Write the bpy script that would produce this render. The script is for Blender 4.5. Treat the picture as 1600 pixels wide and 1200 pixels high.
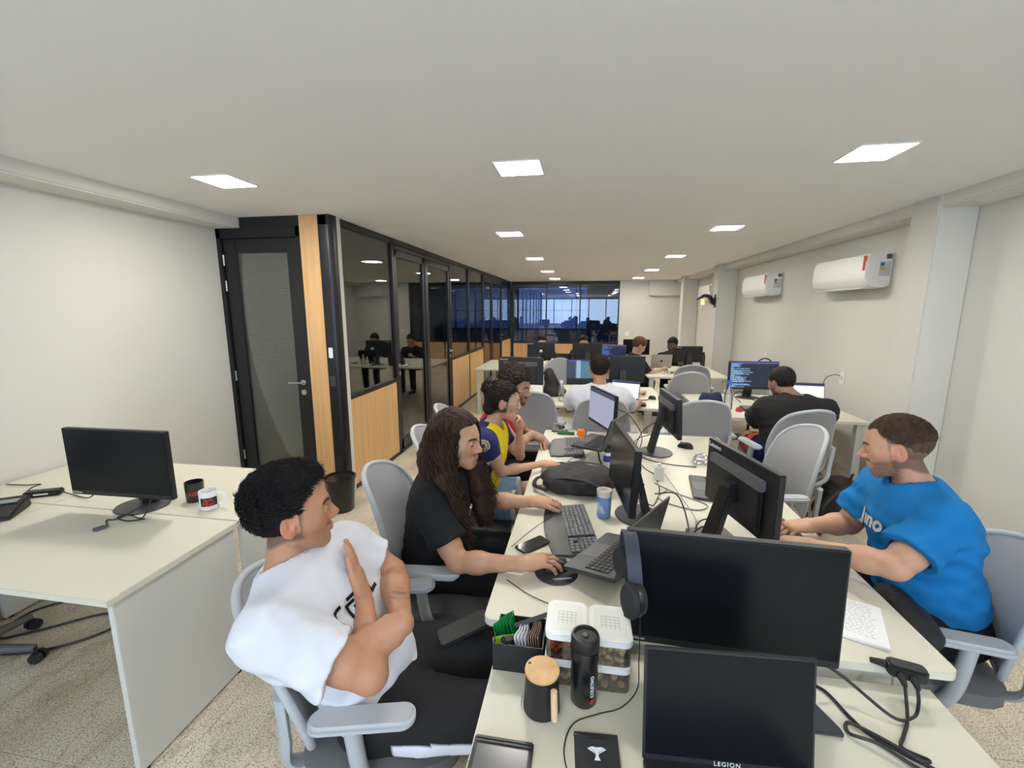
import bpy, bmesh, math, random
import numpy as np
from mathutils import Vector, Matrix, Euler
from math import sin, cos, pi, radians, sqrt, atan2
random.seed(7)
for o in list(bpy.data.objects): bpy.data.objects.remove(o)
SC = bpy.context.scene
COL = SC.collection

# ------------------------------------------------------------------ camera
CH = 2.47                       # ceiling height
cam = bpy.data.cameras.new('camera'); cam_o = bpy.data.objects.new('camera', cam); COL.objects.link(cam_o)
cam.sensor_fit = 'HORIZONTAL'; cam.sensor_width = 36.0
cam.lens = 36.0 * 681.4 / 1600.0
cam.clip_start = 0.02
cam_o.location = (0, 0, 1.70)
cam_o.rotation_euler = Euler((radians(90 - 9.754), 0, radians(9.38)), 'XYZ')
SC.camera = cam_o

# ------------------------------------------------------------------ world + exposure
W = bpy.data.worlds.new('world'); SC.world = W; W.use_nodes = True
bg = W.node_tree.nodes['Background']
bg.inputs[0].default_value = (0.60, 0.77, 1.0, 1); bg.inputs[1].default_value = 3.7
SC.view_settings.view_transform = 'Standard'; SC.view_settings.look = 'None'
SC.view_settings.exposure = 0.45; SC.view_settings.gamma = 1.0
SC.view_settings.use_curve_mapping = False
LAMP = 77.0                     # emission of the ceiling panels

def portal(name, loc, rot, sx, sy):
    l = bpy.data.lights.new(name, 'AREA'); l.shape = 'RECTANGLE'; l.size = sx; l.size_y = sy
    l.cycles.is_portal = True
    o = bpy.data.objects.new(name, l); COL.objects.link(o); o.location = loc; o.rotation_euler = rot
portal('window_portal', (-0.35, -2.58, 1.55), (radians(90), 0, 0), 5.4, 1.6)
portal('window_portal', (-0.3, 17.08, 1.75), (radians(-90), 0, 0), 4.6, 1.7)

# ------------------------------------------------------------------ materials
MATS = {}
def srgb(r, g, b):
    f = lambda c: (c/255/12.92) if c/255 <= 0.04045 else ((c/255+0.055)/1.055)**2.4
    return (f(r), f(g), f(b), 1)
def mat(name, col, rough=0.5, metal=0.0, bump=0.0, bscale=60.0, var=0.0, vscale=8.0, spec=None, emis=None, estr=0.0,
        trans=0.0, alpha=1.0, sss=0.0, stretch=None, coat=0.0, attr=None):
    if name in MATS: return MATS[name]
    m = bpy.data.materials.new(name); m.use_nodes = True; MATS[name] = m
    nt = m.node_tree; b = nt.nodes['Principled BSDF']
    if len(col) == 3: col = (*col, 1)
    b.inputs['Base Color'].default_value = col; b.inputs['Roughness'].default_value = rough
    b.inputs['Metallic'].default_value = metal
    if spec is not None: b.inputs['Specular IOR Level'].default_value = spec
    if emis: b.inputs['Emission Color'].default_value = (*emis[:3], 1); b.inputs['Emission Strength'].default_value = estr
    if trans: b.inputs['Transmission Weight'].default_value = trans
    if alpha < 1: b.inputs['Alpha'].default_value = alpha
    if coat: b.inputs['Coat Weight'].default_value = coat
    if sss:
        b.inputs['Subsurface Weight'].default_value = sss
        b.inputs['Subsurface Radius'].default_value = (0.012, 0.005, 0.003); b.inputs['Subsurface Scale'].default_value = 1.0
    src = None
    if attr:
        a = nt.nodes.new('ShaderNodeAttribute'); a.attribute_name = attr; src = a.outputs['Color']
        nt.links.new(src, b.inputs['Base Color'])
    if bump or var:
        tc = nt.nodes.new('ShaderNodeTexCoord'); mp = nt.nodes.new('ShaderNodeMapping')
        nt.links.new(tc.outputs['Object'], mp.inputs[0])
        if stretch: mp.inputs['Scale'].default_value = stretch
    if var:
        n = nt.nodes.new('ShaderNodeTexNoise'); n.inputs['Scale'].default_value = vscale; n.inputs['Detail'].default_value = 5
        nt.links.new(mp.outputs[0], n.inputs['Vector'])
        hs = nt.nodes.new('ShaderNodeHueSaturation')
        mr = nt.nodes.new('ShaderNodeMapRange'); mr.inputs[1].default_value = 0.3; mr.inputs[2].default_value = 0.7
        mr.inputs[3].default_value = 1-var; mr.inputs[4].default_value = 1+var
        nt.links.new(n.outputs[0], mr.inputs[0]); nt.links.new(mr.outputs[0], hs.inputs['Value'])
        if src: nt.links.new(src, hs.inputs['Color'])
        else: hs.inputs['Color'].default_value = col
        nt.links.new(hs.outputs[0], b.inputs['Base Color'])
    if bump:
        n2 = nt.nodes.new('ShaderNodeTexNoise'); n2.inputs['Scale'].default_value = bscale; n2.inputs['Detail'].default_value = 3
        nt.links.new(mp.outputs[0], n2.inputs['Vector'])
        bp = nt.nodes.new('ShaderNodeBump'); bp.inputs['Strength'].default_value = bump; bp.inputs['Distance'].default_value = 0.004
        nt.links.new(n2.outputs[0], bp.inputs['Height']); nt.links.new(bp.outputs[0], b.inputs['Normal'])
    return m
def glass_mat(name, tint, refl=0.12, rough=0.0, gcol=(1,1,1,1)):
    if name in MATS: return MATS[name]
    m = bpy.data.materials.new(name); m.use_nodes = True; MATS[name] = m
    nt = m.node_tree; nt.nodes.remove(nt.nodes['Principled BSDF']); out = nt.nodes['Material Output']
    t = nt.nodes.new('ShaderNodeBsdfTransparent'); t.inputs[0].default_value = (*tint, 1)
    g = nt.nodes.new('ShaderNodeBsdfGlossy'); g.inputs['Roughness'].default_value = rough; g.inputs[0].default_value = gcol
    lw = nt.nodes.new('ShaderNodeLayerWeight'); lw.inputs[0].default_value = 0.35
    mr = nt.nodes.new('ShaderNodeMapRange'); mr.inputs[3].default_value = refl; mr.inputs[4].default_value = 0.9
    mx = nt.nodes.new('ShaderNodeMixShader')
    nt.links.new(lw.outputs['Fresnel'], mr.inputs[0]); nt.links.new(mr.outputs[0], mx.inputs[0])
    nt.links.new(t.outputs[0], mx.inputs[1]); nt.links.new(g.outputs[0], mx.inputs[2]); nt.links.new(mx.outputs[0], out.inputs[0])
    return m
def floor_mat():
    m = bpy.data.materials.new('floor_stone'); m.use_nodes = True
    nt = m.node_tree; b = nt.nodes['Principled BSDF']; L = nt.links.new
    geo = nt.nodes.new('ShaderNodeNewGeometry'); oi = nt.nodes.new('ShaderNodeObjectInfo')
    def noise(scale, detail, vec, rough=0.6, dist=0.0):
        n = nt.nodes.new('ShaderNodeTexNoise'); n.inputs['Scale'].default_value = scale; n.inputs['Detail'].default_value = detail
        n.inputs['Roughness'].default_value = rough; n.inputs['Distortion'].default_value = dist; L(vec, n.inputs['Vector']); return n.outputs[0]
    def ramp(src, p0, c0, p1, c1):
        r = nt.nodes.new('ShaderNodeValToRGB'); r.color_ramp.elements[0].position = p0; r.color_ramp.elements[0].color = c0
        r.color_ramp.elements[1].position = p1; r.color_ramp.elements[1].color = c1; L(src, r.inputs[0]); return r.outputs[0]
    pos = geo.outputs['Position']
    mp = nt.nodes.new('ShaderNodeMapping'); mp.inputs['Rotation'].default_value = (0, 0, 0.5); mp.inputs['Scale'].default_value = (2.2, 0.8, 1); L(pos, mp.inputs[0])
    base = ramp(noise(1.6, 6, pos), 0.35, srgb(206, 194, 172), 0.65, srgb(230, 220, 200))
    spk = ramp(noise(150, 2, pos, 0.6), 0.38, srgb(120, 108, 92), 0.5, (1, 1, 1, 1))
    vein = ramp(noise(1.3, 6, mp.outputs[0], 0.6, 0.8), 0.488, (1, 1, 1, 1), 0.5, srgb(190, 182, 168))
    v2 = ramp(noise(1.3, 6, mp.outputs[0], 0.6, 0.8), 0.5, srgb(190, 182, 168), 0.512, (1, 1, 1, 1))
    blot = ramp(noise(2.2, 6, mp.outputs[0], 0.7), 0.34, srgb(190, 183, 172), 0.5, (1, 1, 1, 1))
    def mul(a, c, f=1.0):
        x = nt.nodes.new('ShaderNodeMixRGB'); x.blend_type = 'MULTIPLY'; x.inputs[0].default_value = f; L(a, x.inputs[1]); L(c, x.inputs[2]); return x.outputs[0]
    mxv = nt.nodes.new('ShaderNodeMixRGB'); mxv.blend_type = 'LIGHTEN'; mxv.inputs[0].default_value = 1; L(vein, mxv.inputs[1]); L(v2, mxv.inputs[2])
    c = mul(mul(mul(base, spk, 0.7), mxv.outputs[0], 0.55), blot, 0.45)
    L(c, b.inputs['Base Color']); b.inputs['Roughness'].default_value = 0.42
    return m
def screen_mat(name, build, strength=1.0):
    """emissive screen image: build(nt, u, v) -> colour socket"""
    m = bpy.data.materials.new(name); m.use_nodes = True; nt = m.node_tree; b = nt.nodes['Principled BSDF']
    tc = nt.nodes.new('ShaderNodeTexCoord'); sp = nt.nodes.new('ShaderNodeSeparateXYZ'); nt.links.new(tc.outputs['Generated'], sp.inputs[0])
    c = build(nt, sp.outputs[0], sp.outputs[2])
    b.inputs['Base Color'].default_value = (0.01, 0.01, 0.012, 1); b.inputs['Roughness'].default_value = 0.25
    nt.links.new(c, b.inputs['Emission Color']); b.inputs['Emission Strength'].default_value = strength
    return m
def wood_mat(name, c0, c1):
    m = bpy.data.materials.new(name); m.use_nodes = True; nt = m.node_tree; b = nt.nodes['Principled BSDF']; L = nt.links.new
    tc = nt.nodes.new('ShaderNodeTexCoord'); mp = nt.nodes.new('ShaderNodeMapping'); mp.inputs['Scale'].default_value = (9, 9, 0.5)
    L(tc.outputs['Object'], mp.inputs[0]); n = nt.nodes.new('ShaderNodeTexNoise'); n.inputs['Scale'].default_value = 3; n.inputs['Detail'].default_value = 6
    L(mp.outputs[0], n.inputs['Vector']); r = nt.nodes.new('ShaderNodeValToRGB')
    r.color_ramp.elements[0].position = 0.3; r.color_ramp.elements[0].color = c0; r.color_ramp.elements[1].position = 0.7; r.color_ramp.elements[1].color = c1
    L(n.outputs[0], r.inputs[0]); L(r.outputs[0], b.inputs['Base Color']); b.inputs['Roughness'].default_value = 0.45
    MATS[name] = m; return m

M_WALL = mat('wall_paint', srgb(213, 211, 204), 0.85, bump=0.03, bscale=120, var=0.015, vscale=1.5)
M_CEIL = mat('ceiling_paint', srgb(244, 243, 240), 0.9)
M_BEAM = mat('beam_paint', srgb(222, 219, 212), 0.85)
M_BLACK = mat('black_frame', (0.008, 0.008, 0.010), 0.35)
M_WOOD = wood_mat('oak_panel', srgb(206, 162, 108), srgb(222, 180, 126))
M_FLOOR = floor_mat()
M_GROUT = mat('grout', srgb(110, 102, 88), 0.9)
M_GLASS = glass_mat('dark_glass', (0.62, 0.66, 0.66), 0.06)
M_DESK = mat('desk_laminate', srgb(216, 212, 194), 0.45, var=0.01, vscale=2)
M_DESKW = mat('desk_white', srgb(208, 207, 199), 0.5)
M_STEEL = mat('steel', (0.55, 0.55, 0.56), 0.3, metal=1.0)
M_PLGREY = mat('light_grey_plastic', srgb(178, 182, 186), 0.5)
M_BACKGREY = mat('chair_back_grey', srgb(160, 160, 162), 0.7, bump=0.12, bscale=500)
M_SEATGREY = mat('seat_grey', srgb(108, 109, 110), 0.85, bump=0.2, bscale=600)
M_PLBLACK = mat('black_plastic', (0.012, 0.012, 0.013), 0.45)
M_BLKSAT = mat('satin_black', (0.02, 0.02, 0.022), 0.3)
M_SCREEN = mat('screen_off', (0.006, 0.007, 0.009), 0.22, spec=0.22)
M_DKGREY = mat('dark_grey_plastic', (0.045, 0.045, 0.048), 0.4)
M_MIDGREY = mat('mid_grey_plastic', (0.11, 0.11, 0.115), 0.45)
M_KEYS = mat('key_grey', (0.17, 0.17, 0.18), 0.5)
M_WHITE = mat('white_plastic', srgb(236, 236, 232), 0.4)
M_RUBBER = mat('rubber', (0.02, 0.02, 0.02), 0.8)
M_CABLE = mat('cable_black', (0.012, 0.012, 0.012), 0.5)
M_CABLEW = mat('cable_white', srgb(225, 222, 214), 0.5)
M_RED = mat('red_plastic', srgb(190, 40, 35), 0.5)
M_SILVER = mat('silver_alu', (0.42, 0.42, 0.43), 0.35, metal=0.8)
M_PAPER = mat('paper', srgb(240, 240, 240), 0.8)
M_PRINTW = mat('print_white', srgb(225, 228, 232), 0.6)
M_PRINTB = mat('print_black', (0.01, 0.01, 0.01), 0.6)

# ------------------------------------------------------------------ helpers
def tag(o, label=None, cat=None, group=None, kind=None):
    if label: o['label'] = label
    if cat: o['category'] = cat
    if group: o['group'] = group
    if kind: o['kind'] = kind
    return o
def thing(name, label, cat, loc=(0, 0, 0), rz=0.0, group=None):
    o = bpy.data.objects.new(name, None); COL.objects.link(o); o.empty_display_size = 0.05
    o.location = loc; o.rotation_euler = (0, 0, rz); tag(o, label, cat, group); return o
def link(name, me, m=None, parent=None, smooth=False):
    if m is not None: me.materials.clear(); me.materials.append(m)
    if smooth: me.shade_smooth()
    o = bpy.data.objects.new(name, me); COL.objects.link(o)
    if parent is not None: o.parent = parent
    return o
def copy_tree(o, parent=None):
    c = o.copy(); COL.objects.link(c); c.parent = parent
    for ch in list(o.children): copy_tree(ch, c)
    return c
class MB:
    """collects shapes for ONE mesh object"""
    def __init__(s): s.v = []; s.f = []
    def add(s, vs, fs, M=None):
        b = len(s.v)
        if M is not None: vs = [M @ Vector(p) for p in vs]
        s.v += [tuple(p) for p in vs]; s.f += [tuple(i+b for i in f) for f in fs]; return s
    def box(s, c, d, M=None):
        x, y, z = d[0]/2, d[1]/2, d[2]/2
        vs = [(c[0]+i*x, c[1]+j*y, c[2]+k*z) for i in (-1, 1) for j in (-1, 1) for k in (-1, 1)]
        return s.add(vs, [(0,1,3,2),(4,6,7,5),(0,4,5,1),(2,3,7,6),(0,2,6,4),(1,5,7,3)], M)
    def bb(s, x0, x1, y0, y1, z0, z1, M=None):
        return s.box(((x0+x1)/2, (y0+y1)/2, (z0+z1)/2), (abs(x1-x0), abs(y1-y0), abs(z1-z0)), M)
    def lathe(s, prof, n=24, M=None, c=(0, 0, 0)):
        vs = []; fs = []
        for r, z in prof:
            for i in range(n):
                a = 2*pi*i/n; vs.append((c[0]+r*cos(a), c[1]+r*sin(a), c[2]+z))
        for j in range(len(prof)-1):
            for i in range(n):
                fs.append((j*n+i, j*n+(i+1) % n, (j+1)*n+(i+1) % n, (j+1)*n+i))
        fs.append(tuple(range(n-1, -1, -1))); fs.append(tuple((len(prof)-1)*n+i for i in range(n)))
        return s.add(vs, fs, M)
    def cyl(s, a, b, r, r2=None, n=16):
        a, b = Vector(a), Vector(b); d = b-a
        M = Matrix.Translation(a) @ d.to_track_quat('Z', 'Y').to_matrix().to_4x4()
        return s.lathe([(r, 0), (r if r2 is None else r2, d.length)], n, M)
    def tube(s, pts, r, n=8, closed=False, flat=1.0):
        P = [Vector(p) for p in pts]; N = len(P); R = r if hasattr(r, '__len__') else [r]*N
        vs = []; fs = []; up = None
        for i in range(N):
            t = (P[(i+1) % N]-P[i-1]) if closed else (P[min(i+1, N-1)]-P[max(i-1, 0)])
            if t.length < 1e-9: t = Vector((0, 0, 1))
            t.normalize()
            if up is None: up = Vector((0, 0, 1)) if abs(t.z) < 0.9 else Vector((1, 0, 0))
            x = up.cross(t)
            if x.length < 1e-6: x = Vector((1, 0, 0)).cross(t)
            x.normalize(); y = t.cross(x); up = y
            for k in range(n):
                a = 2*pi*k/n; vs.append(P[i]+x*cos(a)*R[i]+y*sin(a)*R[i]*flat)
        M = N if closed else N-1
        for i in range(M):
            j = (i+1) % N
            for k in range(n): fs.append((i*n+k, i*n+(k+1) % n, j*n+(k+1) % n, j*n+k))
        if not closed: fs.append(tuple(range(n-1, -1, -1))); fs.append(tuple((N-1)*n+k for k in range(n)))
        return s.add(vs, fs)
    def prism(s, poly, z0, z1, M=None):
        n = len(poly)
        vs = [(x, y, z0) for x, y in poly]+[(x, y, z1) for x, y in poly]
        fs = [tuple(range(n-1, -1, -1)), tuple(range(n, 2*n))]+[(i, (i+1) % n, n+(i+1) % n, n+i) for i in range(n)]
        return s.add(vs, fs, M)
    def grid(s, fn, nu, nv, thick=0.0, closed_u=False):
        """surface fn(u,v)->(p, normal) thickened"""
        A = []; B = []
        for j in range(nv+1):
            for i in range(nu+1):
                p, nn = fn(i/nu, j/nv); A.append(Vector(p)); B.append(Vector(p)-Vector(nn)*thick)
        w = nu+1; fs = []
        n0 = len(A)
        for j in range(nv):
            for i in range(nu):
                a, b_, c, d = j*w+i, j*w+i+1, (j+1)*w+i+1, (j+1)*w+i
                fs.append((a, b_, c, d))
                if thick: fs.append((n0+d, n0+c, n0+b_, n0+a))
        if thick:
            for i in range(nu):
                fs.append((i+1, i, n0+i, n0+i+1)); k = nv*w; fs.append((k+i, k+i+1, n0+k+i+1, n0+k+i))
            for j in range(nv):
                fs.append((j*w, (j+1)*w, n0+(j+1)*w, n0+j*w)); k = nu; fs.append(((j+1)*w+k, j*w+k, n0+j*w+k, n0+(j+1)*w+k))
        return s.add(A+(B if thick else []), fs)
    def mesh(s, name, bevel=0.0, seg=2, sub=0):
        me = bpy.data.meshes.new(name); me.from_pydata(s.v, [], s.f)
        bm = bmesh.new(); bm.from_mesh(me)
        bmesh.ops.recalc_face_normals(bm, faces=bm.faces)
        if bevel:
            ed = [e for e in bm.edges if len(e.link_faces) == 2 and e.calc_face_angle(0) > 0.6]
            bmesh.ops.bevel(bm, geom=ed, offset=bevel, segments=seg, affect='EDGES', clamp_overlap=True)
        if sub: bmesh.ops.subdivide_edges(bm, edges=bm.edges, cuts=sub, use_grid_fill=True)
        bm.to_mesh(me); bm.free(); return me
    def build(s, name, m, parent=None, bevel=0.0, seg=2, smooth=False, loc=None, rot=None):
        me = s.mesh(name, bevel, seg); o = link(name, me, m, parent, smooth or bevel > 0)
        if bevel > 0 and not smooth:
            try: me.set_sharp_from_angle(angle=radians(50))
            except Exception: pass
        if smooth:
            try: me.set_sharp_from_angle(angle=radians(55))
            except Exception: pass
        if loc: o.location = loc
        if rot: o.rotation_euler = rot
        return o
def struct(name, mb, m, label, cat='wall', **k):
    o = mb.build(name, m, **k); tag(o, label, cat, kind='structure'); return o
def rrect(w, d, r, n=5, cx=0, cy=0):
    pts = []
    for sx, sy, a0 in ((1, 1, 0), (-1, 1, 90), (-1, -1, 180), (1, -1, 270)):
        for k in range(n+1):
            a = radians(a0+90*k/n); pts.append((cx+sx*(w/2-r)+r*cos(a), cy+sy*(d/2-r)+r*sin(a)))
    return pts
def bez(pts, n=12):
    """Catmull-Rom through points"""
    P = [Vector(p) for p in pts]; P = [2*P[0]-P[1]]+P+[2*P[-1]-P[-2]]; out = []
    for i in range(1, len(P)-2):
        for k in range(n):
            t = k/n; a, b, c, d = P[i-1], P[i], P[i+1], P[i+2]
            out.append(0.5*((2*b)+(c-a)*t+(2*a-5*b+4*c-d)*t*t+(3*b-a-3*c+d)*t**3))
    out.append(P[-2]); return out
def text_mesh(txt, size, extrude=0.0005, align='CENTER', bold=0.0, shear=0.0, space=1.0):
    cu = bpy.data.curves.new('txt', 'FONT'); cu.body = txt; cu.size = size; cu.extrude = extrude; cu.align_x = align; cu.align_y = 'CENTER'
    cu.offset = bold; cu.shear = shear; cu.space_character = space; cu.resolution_u = 3
    o = bpy.data.objects.new('txt', cu); COL.objects.link(o)
    dg = bpy.context.evaluated_depsgraph_get(); me = bpy.data.meshes.new_from_object(o.evaluated_get(dg))
    bpy.data.objects.remove(o); bpy.data.curves.remove(cu); return me
def text(name, txt, size, m, parent, loc, rot, **k):
    o = link(name, text_mesh(txt, size, **k), m, parent); o.location = loc; o.rotation_euler = rot; return o
def cable(pts, r, label, m=None, n=12, sides=6, name='cable', cat='cable', group=None):
    o = MB().tube(bez(pts, n), r, sides).build(name, m or M_CABLE, smooth=True); tag(o, label, cat, group); return o
# ================================================================== the room
XL, XR, YB, YF = -3.18, 2.62, -2.6, 12.6
PX = -2.11                                   # face of the glazed partition
YD = 3.5                                     # face of the black door wall
# floor: sub-floor (grout) with real 60 cm tiles
fl = struct('floor', MB().bb(-6, 3.2, YB-0.1, 17.2, -0.12, -0.004), M_GROUT, 'beige speckled stone tile floor with thin dark joints', 'floor')
tile_me = MB().bb(-0.299, 0.299, -0.299, 0.299, -0.02, 0.0).mesh('tile', bevel=0.0012, seg=1)
tile_me.materials.append(M_FLOOR)
x0 = -0.875-0.3; y0 = 2.29-0.3
xs_t = [x0+0.6*i for i in range(-3, 7)]; ys_t = [y0+0.6*j for j in range(-7, 19)]
for x in xs_t:
    for y in ys_t:
        if x > XR+0.25 or (y > YD+0.4 and x < PX-0.35): continue
        o = bpy.data.objects.new('tile', tile_me); COL.objects.link(o); o.parent = fl; o.location = (x, y, 0)
g = MB()
g.bb(-6, PX-0.35, YD+0.1, 17.0, -0.02, 0.0); g.bb(PX-0.35, 3.2, 12.9, 17.0, -0.02, 0.0)
o = g.build('side_office_floor', M_FLOOR, fl)
# ceiling with beams along both sides
BL, BR, BZ = -2.94, 2.39, 2.385
c = struct('ceiling', MB().bb(BL, BR+0.02, YB, 17.0, CH, CH+0.1), M_CEIL, 'flat white plasterboard ceiling with square light panels', 'ceiling')
struct('trim_1', MB().bb(XL-0.1, BL, YB, YD, BZ, CH+0.1), M_BEAM, 'pale grey beam under the ceiling along the plain left wall', 'beam', bevel=0.012)
struct('trim_2', MB().bb(BR, XR+0.1, YB, YF, BZ, CH+0.1), M_BEAM, 'pale grey beam under the ceiling above the air conditioners', 'beam', bevel=0.012)
struct('wall_left', MB().bb(XL-0.12, XL, YB, YD+0.1, 0, CH+0.1), M_WALL, 'plain pale grey wall behind the white desks', 'wall')
struct('wall_right', MB().bb(XR, XR+0.12, YB, YF, 0, CH+0.1), M_WALL, 'long pale grey wall carrying the air conditioners', 'wall')
for n, (y0_, y1_, xf, lab) in enumerate([(3.585, 3.85, 2.375, 'near pale grey wall column beside the nearest air conditioner'),
                                     (8.36, 8.66, 2.30, 'middle pale grey wall column with a black dragon sconce'),
                                     (11.05, 11.35, 2.28, 'far pale grey wall column at the end of the room')]):
    struct('trim_%d' % (n+3), MB().bb(xf, XR, y0_, y1_, 0, CH+0.02), M_WALL, lab, 'column', bevel=0.008)
bb_ = MB()
struct('baseboard_right', MB().bb(XR-0.018, XR, YB, 3.585, 0, 0.13).bb(XR-0.018, XR, 3.85, 8.36, 0, 0.13).bb(XR-0.018, XR, 8.66, YF, 0, 0.13)
       .bb(2.357, XR, 3.567, 3.585, 0, .13).bb(2.357, 2.375, 3.567, 3.868, 0, .13).bb(2.357, XR, 3.85, 3.868, 0, .13),
       mat('baseboard_stone', srgb(196, 186, 164), 0.5, var=0.08, vscale=14), 'beige stone skirting along the right wall', 'baseboard', bevel=0.003)
struct('baseboard_left', MB().bb(XL, XL+0.018, YB, YD, 0, 0.13), MATS['baseboard_stone'], 'beige stone skirting along the left wall', 'baseboard', bevel=0.003)
# far wall: plain part right of the glazing
struct('wall_far', MB().bb(0.93, XR+0.1, YF, YF+0.12, 0, CH), M_WALL, 'plain pale grey end wall right of the far glazing', 'wall')
struct('trim_6', MB().bb(1.70, 2.60, YF-0.16, YF, 2.06, CH), M_WALL, 'boxed pale grey bulkhead high on the far end wall', 'bulkhead', bevel=0.006)
# wall behind the camera with a wide window
wb = MB()
wb.bb(XL-0.12, -3.05, YB-0.12, YB, 0, CH+0.1).bb(2.35, XR+0.12, YB-0.12, YB, 0, CH+0.1).bb(-3.05, 2.35, YB-0.12, YB, 0, 0.75).bb(-3.05, 2.35, YB-0.12, YB, 2.35, CH+0.1)
struct('wall_back', wb, M_WALL, 'pale grey wall with a wide window behind the viewpoint', 'wall')
wf = MB()
for x in (-3.05, -1.95, -0.85, 0.20, 1.25, 2.30): wf.bb(x, x+0.05, YB-0.08, YB-0.03, 0.75, 2.35)
wf.bb(-3.05, 2.35, YB-0.08, YB-0.03, 0.75, 0.80).bb(-3.05, 2.35, YB-0.08, YB-0.03, 2.30, 2.35)
struct('window_9', wf, M_BLACK, 'wide black framed window behind the viewpoint', 'window')
# neighbouring offices behind the glass
M_DIM = mat('side_office_wall', srgb(196, 196, 190), 0.9)
ow = MB()
ow.bb(-6.1, -6.0, YD, 17.1, 0, CH+0.1).bb(-6.0, XL, YD+0.1, YD+0.2, 0, CH+0.1)
ow.bb(-6.0, PX-0.1, 9.0, 9.08, 0, CH+0.1).bb(-6.0, PX-0.1, 5.68, 5.74, 0, CH+0.1)
ow.bb(2.0, 2.1, YF+0.12, 17.1, 0, CH+0.1)
struct('wall_office', ow, M_DIM, 'dim grey walls of the small offices behind the glass partition', 'wall')
struct('trim_7', MB().bb(-6, BL, YD, 17.0, CH, CH+0.1), M_CEIL, 'dim ceiling over the offices behind the partition', 'ceiling')
ww = MB(); ww.bb(-6.1, -2.6, 17.0, 17.1, 0, CH+.1).bb(2.0, 3.2, 17.0, 17.1, 0, CH+.1).bb(-2.6, 2.0, 17.0, 17.1, 0, 0.9)
struct('wall_end', ww, M_DIM, 'end wall of the far office below its wide window', 'wall')
wf = MB()
for x in (-2.6, -1.5, -0.35, 0.8, 1.95): wf.bb(x, x+0.06, 17.0, 17.06, 0.9, CH)
wf.bb(-2.6, 2.0, 17.0, 17.06, 1.62, 1.68).bb(-2.6, 2, 17.0, 17.06, 0.9, 0.96)
w10 = struct('window_10', wf, mat('blue_grey_frame', srgb(90, 100, 120), 0.5), 'bright gridded outside window seen through the far glazing', 'window')
for a_, b_ in ((-2.54, -1.5), (-1.44, -0.35), (-0.29, 0.8), (0.86, 1.95)):
    for c_, e_ in ((0.96, 1.62), (1.68, CH)): MB().bb(a_, b_, 17.03, 17.036, c_, e_).build('pane', glass_mat('sky_dimming_tint', (0.13, 0.16, 0.22), 0.05), w10)  # dark tint added to these panes so the bright sky does not blow out
# navy panel that shows dark through the far right pane
struct('wall_dark_panel', MB().bb(0.05, 1.95, 13.5, 13.58, 0, CH), mat('navy_panel', srgb(30, 36, 52), 0.6), 'dark navy panel standing behind the right far pane', 'wall')

# ---------------- black door wall at the left
FR = MB()
FR.bb(XL, XL+0.045, YD-0.03, YD+0.08, 0, BZ)                     # hinge jamb
FR.bb(XL, -2.36, YD-0.03, YD+0.08, 2.30, BZ).bb(BL, -2.10, YD-0.03, YD+0.08, BZ, CH)
FR.bb(-2.42, -2.375, YD-0.03, YD+0.08, 0, BZ)
d1 = struct('door_1', FR, M_BLACK, 'black framed glass door with inner blinds at the end of the left wall', 'door', bevel=0.004)
leaf = MB()
lx0, lx1, lz0, lz1 = XL+0.05, -2.425, 0.012, 2.295
gx0, gx1, gz0, gz1 = lx0+0.12, lx1-0.10, 0.16, 2.18
leaf.bb(lx0, gx0, YD-0.01, YD+0.035, lz0, lz1).bb(gx1, lx1, YD-0.01, YD+0.035, lz0, lz1).bb(gx0, gx1, YD-0.01, YD+0.035, gz1, lz1).bb(gx0, gx1, YD-0.01, YD+0.035, lz0, gz0)
lf = leaf.build('door_leaf', M_BLACK, d1, bevel=0.003)
MB().bb(gx0, gx1, YD+0.002, YD+0.008, gz0, gz1).build('pane', glass_mat('door_glass', (0.75, 0.78, 0.76), 0.05), lf)
bl = MB(); z = gz1-0.01
while z > gz0+0.01:
    bl.add([(gx0+.005, YD+0.014, z-0.006), (gx1-.005, YD+0.014, z-0.006), (gx1-.005, YD+0.022, z+0.002), (gx0+.005, YD+0.022, z+0.002)], [(0, 1, 2, 3)]); z -= 0.0135
b_ = bl.build('blind_slats', mat('blind_grey', srgb(148, 148, 140), 0.6), lf); b_['kind'] = 'stuff'
MB().bb(gx0, gx1, YD+0.03, YD+0.034, gz0, gz1).build('blind_backing', mat('blind_shade', srgb(52, 53, 50), 0.8), lf)
hd = MB(); hd.cyl((-2.462, YD-0.012, 1.055), (-2.462, YD-0.05, 1.055), 0.011).tube(bez([(-2.462, YD-0.05, 1.055), (-2.50, YD-0.056, 1.055), (-2.585, YD-0.05, 1.05)]), 0.008)
hd.cyl((-2.462, YD-0.010, 1.055), (-2.462, YD-0.018, 1.055), 0.024)
h_ = hd.build('door_handle', M_STEEL, lf, smooth=True)
MB().cyl((-2.462, YD-0.010, 0.965), (-2.462, YD-0.02, 0.965), 0.024).build('lock_rosette', M_STEEL, lf, smooth=True)
for zz in (0.35, 1.1, 1.9, 2.12): MB().cyl((XL+0.05, YD-0.02, zz-0.045), (XL+0.05, YD-0.02, zz+0.045), 0.008).build('hinge', M_STEEL, lf, smooth=True)
w3 = struct('wall_oak', MB().bb(-2.375, -2.205, YD-0.035, YD+0.08, 0, CH-.002), M_WOOD, 'tall narrow oak strip between the blind door and the black post', 'panel', bevel=0.002)
post = MB(); post.prism([(-2.205, YD-0.03), (-2.13, YD-0.03), (-2.108, YD-0.024), (-2.096, YD-0.01), (-2.09, YD+0.02), (-2.09, YD+0.06), (-2.205, YD+0.06)], 0, CH-.002)
pst = struct('wall_post', post, M_BLACK, 'black rounded corner post carrying the light switches', 'post', smooth=True)
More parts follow.
